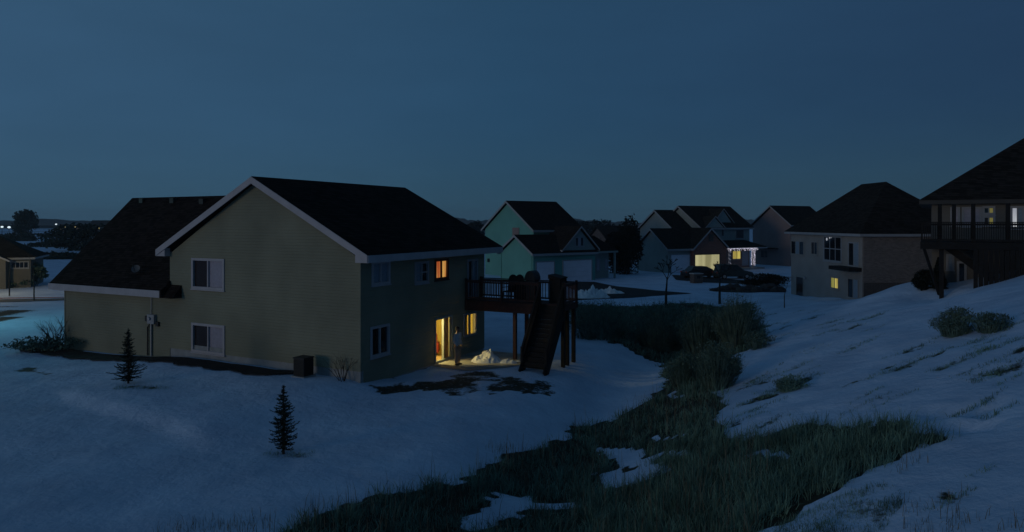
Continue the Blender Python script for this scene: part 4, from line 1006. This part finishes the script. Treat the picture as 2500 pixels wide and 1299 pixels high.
# grey house with brick garage and string lights
Y4 = 92; p = at(1630, 664, Y4); T4 = Site((p.x, p.y, 0), 30)
t4 = thing('grey_house', 'grey gabled house with a red brick garage and lit garage door', 'house', T4.O, T4.a)
gable_body(MB(), 't', 0, 9.3, 0, 6.2, FLOOR, 3.0, 5.6).build('garage_wall', M['siding_grey'], t4)
gable_roof(t4, 't', -.35, 9.6, 3.1, 3.5, 5.9, 3.2, M['roof2'], M['trim_dim'])
TA4 = 4.5; sL, sR = T4.at_t(1558, 563, TA4)[0], T4.at_t(1648, 555, TA4)[0]; zA = T4.at_t(1607, 512, TA4)[1]; zE = 5.75
gable_body(MB(), 't', TA4, 9.0, sR+.4, sL-.4, FLOOR, zE, zA-.3).build('wall', M['siding_grey'], t4)
gable_roof(t4, 't', TA4-.35, 9.2, (sL+sR)/2, (sL-sR)/2, zA, zE, M['roof2'], M['trim_dim'])
TB4 = 8.0; SF = 2.0; tE = T4.at_s(1832, 553, SF)[0]; sC4, zB = T4.at_t(1655, 502, TB4-.35); ze = 5.95
gable_body(MB(), 't', TB4, tE-.2, SF, 2*sC4-SF, FLOOR, ze-.1, zB-.35).build('main_wall', M['siding_grey'], t4)
gable_roof(t4, 't', TB4-.35, tE+.3, sC4, sC4-SF+.45, zB, ze, M['roof2'], M['trim_dim'], rake=.24)
# brick garage gable facing the street
BS = -.6; b0, b1 = T4.at_s(1693, 610, BS)[0], T4.at_s(1773, 610, BS)[0]; bz = T4.at_s(1743, 556, BS)[1]
gable_body(MB(), 's', BS, 3.0, b0, b1, FLOOR, 3.2, bz-.3).build('brick_wall', M['brick_red'], t4)
gable_roof(t4, 's', BS-.3, 6.5, (b0+b1)/2, (b1-b0)/2+.3, bz, 3.2, M['roof2'], M['trim_dim'])
for (xa, xb, ya, s0, rk) in ((1722, 1772, 527, SF-.55, .14), (1735, 1799, 509, SF+.5, .14)):
    a, b = T4.at_s(xa, 550, s0)[0], T4.at_s(xb, 550, s0)[0]; zr_ = T4.at_s((xa+xb)/2, ya, s0)[1]
    gable_roof(t4, 's', s0, sC4-1, (a+b)/2, (b-a)/2, zr_, 5.97 if s0 < SF else 6.2, M['roof2'], M['trim_dim'], rake=rk, fascia=False)
    MB().extrude([(a+.25, s0+.12, 5.9), (b-.25, s0+.12, 5.9), ((a+b)/2, s0+.12, zr_-.3)], (0, 2.2, 0)).build('dormer_wall', M['siding_grey'], t4)
garage_door(t4, 's', 0, -1, (.6, 3.9, 0, 2.35), M['garage_door'], M['trim_dim'])
u0, u1 = T4.at_s(1697, 640, BS)[0], T4.at_s(1756, 640, BS)[0]; garage_door(t4, 's', BS, -1, (u0, u1, .0, T4.at_s(1725, 622, BS)[1]), M['lit_garage'], M['brick_dark'])
u0, u1, z0, z1 = T4.rect_s(1730, 572, 1741, 590, BS); MB().box((u0, BS-.06, z0), (u1, BS-.003, z1)).build('brick_panel', M['brick_dark'], t4)
r4 = lambda *q: T4.rect_s(*q, SF)
window(t4, 's', SF, -1, r4(1761,560,1767,577), [M['glass']], M['trim_dim'], hole=False, fw=.05); window(t4, 's', SF, -1, r4(1796,561,1816,583), [M['glass']], M['trim_dim'], hole=False)
cbx = T4.at_s(1785, 570, SF)[0]; MB().box((cbx-.08, SF-.04, 3.4), (cbx+.08, SF-.004, 5.7)).build('corner_board', M['trim_dim'], t4)
# porch
PS = -.8; p0_, p1_ = T4.at_s(1774, 603, PS)[0], T4.at_s(1874, 603, PS)[0]; PZ = T4.at_s(1820, 604, PS)[1]
PR = MB(); pa = [(p0_,PS-.1,PZ),(p1_,PS-.1,PZ),(p1_,SF-.02,PZ),(p0_,SF-.02,PZ),(p0_,SF-.02,PZ+.95),(p1_-1.6,SF-.02,PZ+.95)]
PR.add(pa, [(0,1,5,4),(1,2,5),(0,4,3),(2,3,4,5),(0,3,2,1)]); pr = PR.build('porch_roof', M['roof2'], t4)
MB().box((p0_+.05,PS-.06,PZ-.2),(p1_-.1,PS,PZ-.005)).build('roof_trim', M['trim_dim'], pr)
PW = 1.0; w0, w1 = T4.at_s(1779, 630, PW)[0], T4.at_s(1830, 630, PW)[0]
MB().box((w0-1, PW, FLOOR), (w1, SF-.02, PZ-.02)).build('porch_wall', M['siding_mauve'], t4)
window(t4, 's', PW, -1, T4.rect_s(1788, 612, 1808, 633, PW), [M['lit_yellow'], M['lit_yellow']], M['trim_dim'], hole=False)
u0, u1, z0, z1 = T4.rect_s(1811, 613, 1826, 648, PW); MB().box((u0, PW-.06, z0), (u1, PW-.003, z1)).build('front_door', M['curtain_blue'], t4)
MB().box((w0-1,PS+.1,-.6),(p1_-.5,PW-.003,.25)).build('porch_floor', M['concrete'], t4)
L0, L1 = T4.at_s(1781, 630, PS+.2)[0], T4.at_s(1839, 630, PS+.2)[0]
for t in (L0, L1): MB().box((t-.13,PS+.08,.25),(t+.13,PS+.34,PZ-.01)).build('porch_post', M['trim_dim'], t4)
def lights(name, label, pts, r):
    o = thing(name, label, 'string lights', T4.O, T4.a, 'porch string lights of the grey house'); mb = MB(); wire = MB()
    for i, q in enumerate(pts):
        mb.ball(q, r*random.uniform(.8, 1.25), 6, 4)
        if i: wire.tube(pts[i-1], q, .008, n=3)
    mb.build('bulbs', M['bulb'], o); wire.build('wire', M['black'], o); return o
pts = []
for k in range(46):
    t = L0 - .7 + (L1 + .5 - L0 + .7)*k/45
    for j in range(random.choice((1,1,2,3))): pts.append((t + random.uniform(-.05,.05), PS-.14, PZ - .12 - j*.13 - random.uniform(0,.05)))
lights('string_lights', 'icicle string of white lights along the porch eave', pts, .034)
pts = [(L1 + .26*math.cos(k*.9) + random.gauss(0,.07), PS+.2 + .24*math.sin(k*.9), PZ - .2 - (PZ-.75)*k/100) for k in range(100)]
lights('string_lights', 'white lights wound thickly down the right porch post', pts, .036)
lights('string_lights', 'short white lights down the left porch post beside the brick', [(L0 + .18*math.cos(k*1.1), PS+.2 + .18*math.sin(k*1.1), PZ - .2 - (PZ-1.0)*k/24) for k in range(24)], .022)

# mauve house further back
Y5 = 106; p = at(1930, 660, Y5); T5 = Site((p.x, p.y, 0), 30)
t5 = thing('mauve_house', 'tall mauve grey gabled house between grey and tan houses', 'house', T5.O, T5.a)
gable_body(MB(), 't', 0, 9, 0, 7.2, FLOOR, 6.2, 9.0).build('wall', M['siding_mauve'], t5)
gable_roof(t5, 't', -.35, 9.3, 3.6, 4.0, 9.35, 6.3, M['roof2'], M['trim_dim'], rake=.2)
window(t5, 't', 0, -1, (4.2, 5.6, 1.1, 2.3), [M['glass'], M['glass']], M['siding_mauve'], hole=False)
MB().box((-.7, 2.2, 2.55), (-.01, 6.4, 2.7)).build('awning', M['roof2'], t5)

# tan walk-out house
Y6 = 52; p = at(2105, 700, Y6); T6 = Site((p.x, p.y, 0), 2)
t6 = thing('tan_house', 'tan hip roofed walkout house with a brick side and tall windows', 'house', T6.O, T6.a)
W6, L6, E6 = 8.6, 12.2, 5.85
rt = lambda x0,y0,x1,y1: T6.rect_t(x0,y0,x1,y1,0)
wins = {k: rt(*v) for k, v in dict(a=(1932,588,1963,622), b=(1981,590,1996,622), big=(2012,577,2055,638), door=(2072,592,2097,650), lit=(2029,677,2048,705), ldoor=(2070,680,2096,716), lowd=(1944,675,1962,715)).items()}
MB().box((0, 0, -1.5), (W6, L6, E6-.1)).build('wall', M['stucco_tan'], t6)
MB().box((.06, -.10, 2.2), (W6+.05, -.004, E6-.1)).build('brick_wall', M['brick_tan'], t6); MB().box((.10, -.06, -1.5), (W6, -.003, 2.195)).build('foundation', M['brick_dark'], t6)
hip_roof(t6, -.45, W6+.45, -.5, L6+.5, E6, 10.0, M['roof2'], M['trim_dim'], th=.2)
window(t6, 't', 0, -1, wins['a'], [M['glass'], M['curtain_blue'], M['glass']], M['stucco_tan'], hole=False); window(t6, 't', 0, -1, wins['b'], [M['glass'], M['glass_brown']], M['stucco_tan'], hole=False)
window(t6, 't', 0, -1, wins['big'], [M['glass']]*3, M['trim_dim'], rows=2, hole=False, fw=.09)
window(t6, 't', 0, -1, wins['door'], [M['curtain_blue'], M['glass']], M['trim_dim'], hole=False, name='balcony_door', sill=False)
window(t6, 't', 0, -1, wins['lit'], [M['lit_yellow'], M['lit_olive']], M['stucco_tan'], hole=False); window(t6, 't', 0, -1, (*wins['ldoor'][:2], wins['ldoor'][2]-.4, wins['ldoor'][3]), [M['curtain_blue'], M['glass']], M['stucco_tan'], hole=False, name='lower_door', sill=False)
window(t6, 't', 0, -1, (*wins['lowd'][:2], wins['lowd'][2]-.4, wins['lowd'][3]), [M['glass_brown']], M['stucco_tan'], hole=False, name='lower_door', sill=False)
q0, q1, z0, z1 = rt(2053, 651, 2104, 660); MB().box((-1.0, q0, z0), (-.003, q1, z1)).build('balcony', M['wood_dark'], t6)
# lit lamps inside the tall window and by the door
q, z = T6.at_t(2020, 584); MB().ball((-.05, q, z), .12, 8, 6, (.3,1,1)).ball((-.05, q-.45, z+.12), .06, 8, 6, (.3,1,1)).ball((-.05, q-.7, z+.14), .05, 8, 6, (.3,1,1)).build('chandelier', M['lit_white'], t6)
for px, py in ((1935, 677), (1968, 678)):
    q, z = T6.at_t(px, py); MB().tube((-.16, q, z-.12), (-.16, q, z+.08), .05, .08, 8).box((-.16, q-.02, z+.0), (-.002, q+.02, z+.04)).build('porch_lamp', M['trim'], t6)

# big dark house at the right edge with its own deck
T7 = Site((22.9, 38, 0), -31)
t7 = thing('dark_house', 'large dark hip roofed house cut off by the right edge', 'house', T7.O, T7.a)
MB().box((0, 0, 1.5), (16, 11, 7.75)).build('wall', M['siding_dark'], t7)
hip_roof(t7, -.6, 16.6, -.6, 11.6, 7.9, 12.2, M['roof2'], M['trim_dark'], th=.22)
r7 = lambda x0,y0,x1,y1: T7.rect_s(x0,y0,x1,y1,0)
for q, ps in (((2322,507,2342,550), [M['curtain']]), ((2350,507,2395,552), [M['curtain'], M['curtain']]), ((2468,505,2500,557), [M['lit_white'], M['curtain_blue']])):
    window(t7, 's', 0, -1, r7(*q), ps, M['trim_dim'], hole=False)
u0, u1, z0, z1 = r7(2400,505,2428,550); zm = z0 + (z1-z0)*.48
window(t7, 's', 0, -1, (u0, u1, zm+.12, z1), [M['glass'], M['lit_olive']], M['trim_dim'], hole=False); window(t7, 's', 0, -1, (u0, u1, z0, zm), [M['glass_brown'], M['lit_olive']], M['trim_dim'], hole=False)
window(t7, 's', 0, -1, r7(2312,622,2328,658), [M['curtain_blue']], M['trim_dim'], hole=False); window(t7, 's', 0, -1, r7(2338,640,2358,700), [M['glass']], M['trim_dim'], hole=False, name='lower_door', sill=False)
# deck of the dark house
D7 = thing('timber_deck', 'wide black timber deck on posts under the big right hand roof', 'deck', T7.w(0,0,0), T7.a)
ZD = 5.72; TA, TB, SQ = -.45, 7.0, -3.4
MB().box((TA, SQ, ZD-.05), (TB, -.02, ZD)).build('deck_board', M['wood_dark'], D7)
m = MB().box((TA-.05, SQ-.05, ZD-.36), (TB, SQ-.004, ZD-.01)); m.box((TA-.05, SQ-.003, ZD-.36), (TA-.004, -.02, ZD-.01)); m.build('rim_joist', M['wood_dark'], D7)
for t in (.42, 3.1, 6.6):
    for s_ in (SQ+.15,):
        g = T7.w(t, s_); MB().box((t-.1, s_-.1, Hz(g.x, g.y)-.4), (t+.1, s_+.1, ZD-.37)).build('post', M['wood_dark'], D7)
for t in (.35, .95, 1.75, 3.15, 4.4): MB().box((t-.09, SQ+.06, ZD+.004), (t+.09, SQ+.24, 7.62)).build('roof_post', M['wood_dark'], D7)
g = T7.w(.3, SQ+.6); MB().beam((TA+.12, SQ+.2, ZD-.36), (.32, SQ+.5, Hz(g.x, g.y)+.1), .11, .11).build('brace', M['wood_dark'], D7)
rl = MB(); A7, B7 = Vector((TA, SQ, ZD)), Vector((TB, SQ, ZD))
rl.beam(A7+Vector((0,0,.98)), B7+Vector((0,0,.98)), .14, .05).beam(A7+Vector((0,0,.88)), B7+Vector((0,0,.88)), .05, .1).beam(A7+Vector((0,0,.1)), B7+Vector((0,0,.1)), .05, .1)
C7 = Vector((TA, -.05, ZD)); rl.beam(A7+Vector((0,0,.98)), C7+Vector((0,0,.98)), .14, .05).beam(A7+Vector((0,0,.1)), C7+Vector((0,0,.1)), .05, .1); rl = rl.build('railing', M['wood_dark'], D7)
for k in range(46): p = A7 + (B7-A7)*((k+.5)/80); MB().tube(p+Vector((0,0,.1)), p+Vector((0,0,.95)), .024, n=4).build('baluster', M['wood_dark'], rl)
for k in range(19): p = A7 + (C7-A7)*((k+.5)/19); MB().tube(p+Vector((0,0,.1)), p+Vector((0,0,.95)), .024, n=4).build('baluster', M['wood_dark'], rl)
# slatted skirt under the right part of the deck and a stair in front of it
m = MB()
for k in range(25):
    t = 1.75 + k*.21; g = T7.w(t, SQ-.02); m.box((t, SQ-.09, Hz(g.x, g.y)-.3), (t+.185, SQ-.055, ZD-.37))
m.build('skirt', M['wood_dark'], D7)
st7 = MB(); p0, p1 = Vector((.6, SQ+.9, ZD-.2)), Vector((2.9, SQ+.9, 3.6)); st7.beam(p0, p1, .06, .34).beam(p0+Vector((0,1,0)), p1+Vector((0,1,0)), .06, .34); st7 = st7.build('stair', M['wood_dark'], D7)
for k in range(11): q = p0 + (p1-p0)*((k+.5)/11); MB().box((q.x-.15, q.y+.035, q.z+.06), (q.x+.15, q.y+.965, q.z+.11)).build('tread', M['wood_dark'], st7)
g = T7.w(8.5, SQ+1.0)
dt = thing('patio_table', 'dark covered table set on the black timber deck at the right', 'table', T7.w(3.2, SQ+1.1, ZD), T7.a)
MB().extrude([(.75*math.cos(k*math.pi/6), .75*math.sin(k*math.pi/6), .68) for k in range(12)], (0,0,.06)).build('table_top', M['metal_dark'], dt); MB().tube((0,0,0),(0,0,.68),.06).tube((0,0,0),(0,0,.05),.35,.3,10).build('leg', M['metal_dark'], dt)
# evergreens below that deck
g = plant_at(2256, 706); leafy('evergreen_bush', 'round dark clipped evergreen below the left end of the black deck', 'bush', (g.x, g.y, g.z-.1), .85, .85, 1.15, 4200, .05, M['evergreen'], nclump=16, base=.0)
def cone_tree(name, label, loc, w, h, n, size, m_):
    o = thing(name, label, 'tree', loc); f = rng.random(n)**1.3; a = rng.uniform(0, 6.283, n); r = w/2*(1-f)**.8*np.sqrt(.3+.7*rng.random(n))*(1+.18*np.sin(a*5+f*20)); z = h*(.08+.92*f)
    leaf_cloud(np.stack([r*np.cos(a), r*np.sin(a), z], 1), size, 'crown', m_, o); MB().tube((0,0,-.4),(0,0,h*.8),.06,.02).build('trunk', M['bark'], o); return o
p = at(2291, 690, 36.5); cone_tree('evergreen', 'slim dark conical evergreen under the black timber deck', (p.x, p.y, Hz(p.x, p.y)-.05), .85, 1.75, 3200, .05, M['evergreen'])

# left neighbour
Y8 = 72; p = at(75, 697, Y8); T8 = Site((p.x, p.y, 0), 115)
t8 = thing('brown_house', 'low brown lit house with a row of high windows at left', 'house', T8.O, T8.a)
MB().box((0, 0, -1), (7, 12, 3.0)).build('wall', M['siding_warm'], t8)
hip_roof(t8, -.5, 7.5, -.5, 12.5, 3.1, 5.4, M['roof2'], M['trim_dim'], th=.2)
u0, u1, z0, z1 = T8.rect_t(26, 639, 70, 655, 0); window(t8, 't', 0, -1, (u0, u1, z0, z1), [M['glass']]*4, M['trim_dim'], hole=False)
gable_body(MB(), 't', -1.2, -.01, 1.9, 6.1, -1, 2.85, 3.9).build('entry_wall', M['siding_warm'], t8); gable_roof(t8, 't', -1.5, 2.0, 4.0, 2.45, 4.2, 2.9, M['roof2'], M['trim_dim'], rake=.18)
g = plant_at(92, 697); leafy('round_bush', 'dark bush at the right corner of the brown house', 'bush', (g.x, g.y-.6, g.z-.1), 2.2, 1.6, 2.4, 1800, .14, M['leaf_dark'])
g = plant_at(70, 700); leafy('foundation_bush', 'low dark bush under the window row of the brown house', 'bush', (g.x-.2, g.y-.4, g.z-.1), 1.8, 1.3, 1.0, 900, .11, M['leaf_dark'])
g = plant_at(14, 702); leafy('foundation_bush', 'low dark bush at the left picture edge against the brown house', 'bush', (g.x, g.y-.6, g.z-.1), 2.4, 1.5, .9, 900, .11, M['leaf_dark'])
# vehicles in front of the grey house
def car(label, px, py, Y, deg, paint, suv=False, L=4.6, group='cars parked by the grey house'):
    p = at(px, py, Y); z = Hz(p.x, p.y); o = thing('parked_car', label, 'car', (p.x, p.y, z), R(deg), group); H1, Wd = (1.75 if suv else 1.45), 1.8
    x0, x1 = -L/2, L/2
    low = [(x0,.30),(x0+.05,.75),(x0+.35,.95),(x1-1.2,.98 if not suv else 1.05),(x1-.1,.80),(x1,.55),(x1-.05,.28)]
    b = MB().extrude([(x, -Wd/2, z_) for x, z_ in low], (0, Wd, 0)).build('body', paint, o, bevel=.08)
    cab = [(x0+.25 if suv else x0+.55,.93),(x0+.45 if suv else x0+1.0,H1-.03),(x0+1.2,H1),(x1-1.95,H1-.03),(x1-1.15,.96)]
    mb = MB(); n = len(cab); vs = []
    for y_, k in ((-Wd/2+.06, 1), (Wd/2-.06, 1)): vs += [(x, y_*(1 if z_ < 1.0 else .84), z_) for x, z_ in cab]
    mb.add(vs, [tuple(range(n)), tuple(range(n, 2*n))[::-1]] + [(i, (i+1) % n, n+(i+1) % n, n+i) for i in range(n)]); mb.build('cabin', paint, o, bevel=.06)
    for sg in (-1, 1):
        y_ = sg*(Wd/2-.045)
        q = [(cab[0][0]+.25, y_, 1.02),(cab[-1][0]-.2, y_, 1.02),(cab[3][0]-.05, y_*.86, H1-.13),(cab[1][0]+.12, y_*.86, H1-.13)]
        MB().extrude(q, (0, sg*.012, 0)).build('side_window', M['glass'], o)
        for wx in (x0+.85, x1-.85):
            w_ = MB().tube((wx, sg*(Wd/2-.22), .32), (wx, sg*(Wd/2+.012), .32), .32, n=16).build('wheel', M['black'], o)
            MB().tube((wx, sg*(Wd/2+.013), .32), (wx, sg*(Wd/2+.025), .32), .19, n=12).build('rim', M['metal_grey'], w_)
        MB().box((x1-.16, sg*.62-.16, .60), (x1-.035, sg*.62+.16, .72)).build('headlight', M['trim_dim'], o); MB().box((x0-.015, sg*.66-.14, .70), (x0+.06, sg*.66+.14, .86)).build('tail_light', M['kerb_red'], o)
    MB().extrude([(cab[3][0]+.02, -.62, H1-.10),(cab[3][0]+.02, .62, H1-.10),(cab[4][0]+.01, .72, 1.03),(cab[4][0]+.01, -.72, 1.03)], (.025,0,.02)).build('windscreen', M['glass'], o)
    return o
car('dark rounded car parked nearest the lit garage door', 1712, 672, 84, 14, M['car_dark'], L=4.7)
car('dark boxy utility car parked right of the rounded one before the porch', 1788, 676, 83, 8, M['car_green'], True, L=4.5)
# drive, walk, road
drape('driveway', gpoly([(1372,688),(1450,689),(1505,700),(1600,710),(1690,717),(1560,726),(1400,734),(1385,728),(1470,722),(1440,712),(1395,708)]), M['asphalt'], .05, 3)
drape('driveway', gpoly([(1640,672),(1700,674),(1800,684),(1900,690),(1900,698),(1790,693),(1720,690),(1650,684)]), M['asphalt'], .05, 3)
drape('driveway', gpoly([(1800,668),(1905,672),(1905,681),(1800,680)]), M['concrete'], .07, 3)
g = plant_at(1440, 728); heap('snow_heap', 'ploughed snow pile on the dark drive in front of the teal house', g.x, g.y, 1.9, 1.1, .75, 51, M['snow'])
g = plant_at(1480, 716); heap('snow_heap', 'smaller ploughed snow pile beside the bend of the dark drive', g.x+.3, g.y, 1.6, .9, .45, 53, M['snow'])
mbx = plant_at(1700, 691); o = thing('mailbox_pillar', 'stubby brown brick mailbox pillar on the snow before the parked cars', 'mailbox', mbx, R(20))
MB().box((-.55,-.4,-.3),(.55,.4,1.0)).build('pillar', M['brick_dark'], o); MB().box((-.62,-.47,1.0),(.62,.47,1.1)).build('cap', M['concrete'], o); MB().box((-.2,-.43,.55),(.2,-.401,.85)).build('mailbox_door', M['metal_dark'], o)
g = plant_at(1868, 697); leafy('hedge_mound', 'wide dark mounded hedge between the grey house and the tan house', 'hedge', (g.x, g.y, g.z-.1), 4.6, 2.2, 1.25, 4200, .10, M['evergreen'], nclump=24, base=0)
for i, (px, py, r_) in enumerate(((1745,706,.30),(1765,704,.42),(1790,703,.52),(1812,706,.40),(1832,705,.46),(1852,707,.42),(1878,704,.55),(1900,708,.45))):
    g = plant_at(px, py+4); mb = MB(); mb.ball((0,0,r_*.5), r_, 9, 6, (1.6,1.1,1.0)); mb.v = [(x*(1+.2*random.random()), y*(1+.2*random.random()), z*(.8+.3*random.random())) for x, y, z in mb.v]
    o = mb.build('boulder', M['rock'], None, smooth=False); o.location = (g.x, g.y, g.z-.15)
    tag(o, ('dark boulder in the low row of rocks before the tan house', 'boulder')[0], 'boulder', 'row of dark boulders left of the tan house')
drape('rock_bed', gpoly([(1730,706),(1800,702),(1912,704),(1912,714),(1830,715),(1740,712)]), M['mulch'], .06, 2)
drape('road', gpoly([(-200,744),(-60,741),(60,737),(165,733),(165,729),(60,731),(-60,733),(-200,736)]), mat('road_surface', (.16,.15,.14), .8, ('noise', 6, .4), (.5,.3)), .05, 3)
drape('kerb', gpoly([(-200,737.5),(-60,734.5),(60,732),(165,730),(165,728.6),(60,730),(-60,731.6),(-200,734)]), M['kerb_red'], .14, 3)  # red strip painted in place of the streak of light along the road

# street lamps: one beside the road just past the left edge, the far ones, and an added one nearer the yard
def street_lamp(label, p, h, r, m_, power=0, col=(1,.78,.42), arm=.0):
    o = thing('street_lamp', label, 'street lamp', p, 0, 'street lamps on the left side')
    MB().tube((0,0,-.3),(0,0,h),.10,.06,8).build('pole', M['metal_dark'], o); MB().ball((0,0,h+r*.6), r, 10, 8, (1,1,.8)).build('lamp_head', m_, o)
    MB().tube((0,0,h-.02),(0,0,h+.04), r*.7, r*.8, 10).build('collar', M['metal_dark'], o)
    if power:
        l = bpy.data.lights.new('street_lamp_light', 'POINT'); l.energy = power; l.color = col; l.shadow_soft_size = .25; lo_ = link(bpy.data.objects.new('street_lamp_light', l)); lo_.parent = o; lo_.location = (.3,-.2,h-.35)
    return o
for px, py, Y, r, lab in ((5,556,230,.40,'bright white far street lamp at the left edge'),(22,557,235,.46,'brightest white far street lamp left of the round tree'),(137,549,330,.42,'small white far street lamp against the dark woods'),(152,562,215,.28,'lowest white far lamp in the snow field')):
    p = at(px, py, Y); street_lamp(lab, (p.x, p.y, Hz(p.x, p.y)), p.z, r, M['lamp_white'])
street_lamp('tall street lamp beside the road just beyond the left edge', (-50.5, 61.5, 0), 6.0, .3, M['lamp_warm'], 620, (1,.80,.42))
p = at(-70, 800, 45); street_lamp('pale green street lamp nearer the yard just beyond the left edge', (p.x, p.y, Hz(p.x, p.y)), 7.0, .28, M['lamp_white'], 430, (.22,.86,.95))  # unseen lamp, added to brighten the snow at the left

# far landscape
g = at(62, 580, 300); leafy('round_tree', 'rounded far tree with two crowns beside the white lamps', 'tree', (g.x, g.y, -.3), 9.5, 7, 11.6, 2600, .55, M['leaf_far'], trunk=.5, nclump=14, base=.2, kindname='crown')
def thicket(label, px, py, w, h, Y, n=1500, m_=None, name='thicket', group='dark thickets in the far left fields'):
    p = at(px, py, Y); leafy(name, label, 'thicket', (p.x, p.y, -.3), w, w*.35, h, n, .5, m_ or M['leaf_far'], group, nclump=18, base=0)
thicket('dark hedge below the rounded far tree', 40, 592, 18, 3.2, 250)
thicket('dark far thicket running behind the left roof slope', 205, 612, 17, 6.5, 165, 2400)
thicket('thin dark far hedge in the middle of the left fields', 130, 604, 12, 1.6, 190, 900)
thicket('long low far hedge above the brown house roof', 140, 632, 14, 1.3, 128, 1100)
thicket('faint scrub line left of the main roof, high in the fields', 190, 570, 26, 2.6, 330, 1200)
p = at(178, 551, 520); fb_ = thing('far_barn', 'low far building with a string of warm lights at the horizon', 'building', (p.x, p.y, 0), R(8))
MB().box((-8,-4,-.5),(8,4,3.0)).build('wall', M['siding_mauve'], fb_); gable_roof(fb_, 't', -8.4, 8.4, 0, 4.5, 5.2, 2.9, M['roof2'], M['trim_dim'])
m = MB()
for k in range(9): x_ = -7+14*k/8; m.ball((x_, -4.2, 2.2+1.6*math.sin(math.pi*k/8)), .30, 6, 4)
m.build('lights', M['lamp_warm'], fb_)
for i, (px, py, Y, dg, lab) in enumerate(((1125, 548, 240, 30, 'far dark roof just above the green house eave'), (1508, 601, 150, 25, 'far dark house with lit windows between the teal house and the dark tree'), (250, 548, 560, 10, 'far low building with warm windows beside the left roof edge'))):
    p = at(px, py, Y); o = thing('far_house', lab, 'house', (p.x, p.y, 0), R(dg)); k = 1 if i < 2 else 1.4
    gable_body(MB(), 't', -5*k, 5*k, -3.5*k, 3.5*k, -1, 3.2*k, 5.6*k).build('wall', M['brick_dark'], o); gable_roof(o, 't', -5.4*k, 5.4*k, 0, 4*k, 6*k, 3.3*k, M['roof2'], M['roof2'])
    if i: window(o, 's', -3.5*k, -1, (-1.5, -.3, 1.4, 2.6), [M['lit_yellow']], M['trim_dim'], hole=False); window(o, 's', -3.5*k, -1, (1.2, 2.6, .6, 1.5), [M['lit_white'] if i == 1 else M['lit_yellow']], M['trim_dim'], hole=False)
def dark_tree(label, px, py, wpx, hpx, Y, n, size, group=None):
    p = at(px, py, Y); k = Y/FPX; leafy('dark_tree', label, 'tree', (p.x, p.y, Hz(p.x, p.y)-.2), wpx*k, wpx*k*.8, hpx*k, n, size, M['evergreen'], group, trunk=.22, nclump=26, base=.02, kindname='crown')
dark_tree('tall dark evergreen tree beside the grey house, nearest its left gable', 1534, 690, 66, 134, 90, 5200, .17)
dark_tree('dark low tree right of the teal house porch', 1498, 688, 60, 96, 92, 3000, .17)
for i, (px, w, h, Y, lab) in enumerate(((1470, 120, 52, 190, 'far dark trees behind the teal house roof end'),(1425, 90, 40, 230, 'far dark trees low behind the dormer of the teal house'),(1160, 50, 30, 210, 'far dark trees left of the teal gable'))):
    p = at(px, 590, Y); leafy('far_tree', lab, 'tree', (p.x, p.y, -.3), w*Y/FPX, 8, 6.7 + (10 if i < 2 else 0)*Y/FPX*.35, 1800, .5, M['far_wood'], 'far trees behind the teal house', trunk=.3, nclump=18, base=0, kindname='crown')

def woods(name, label, Y, x0, x1, h, n, seed):
    x = np.linspace(x0, x1, n); top = h*(.55 + .3*vnoise(x*.012, x*0, seed) + .2*vnoise(x*.05, x*0, seed+1) + .12*vnoise(x*.2, x*0, seed+2))
    rows = []
    for dy, f in ((0,0.0),(4,.55),(14,.85),(34,1.0),(70,.9),(110,.0)): rows.append(np.stack([x, Y + dy + 6*vnoise(x*.03, x*0+dy, seed+3), np.maximum(top*f*(1+.12*vnoise(x*.15, x*0+dy*3.1, seed+5)), -.5) - .4], 1))
    v = np.concatenate(rows); idx = np.arange(len(rows)*n).reshape(len(rows), n); q = np.stack([idx[:-1,:-1], idx[:-1,1:], idx[1:,1:], idx[1:,:-1]], -1).reshape(-1,4)
    tag(fast_mesh(name, v, np.zeros((0,3)), M['far_wood'], quads=q), label, kind='stuff')
woods('distant_woods', 'dark distant woods along the whole horizon', 1300, -1700, 1800, 17, 900, 61)
woods('distant_woods', 'darker distant woods in broken strips on the plain', 760, -700, 120, 5.0, 500, 67)

# ------------------------------------------------------------------ thin evening haze over the plain
hb = MB().box((-2600, -80, -4), (2600, 1600, 30)); hz_o = hb.build('haze', bpy.data.materials.new('evening_haze')); hm = hz_o.data.materials[0]; hm.use_nodes = True
hn = hm.node_tree.nodes; hn.remove(hn['Principled BSDF']); pv = hn.new('ShaderNodeVolumePrincipled'); pv.inputs['Color'].default_value = (.80, .90, 1, 1); pv.inputs['Density'].default_value = .00028
hm.node_tree.links.new(pv.outputs[0], hn['Material Output'].inputs['Volume']); tag(hz_o, 'thin blue evening haze over the plain', kind='stuff')
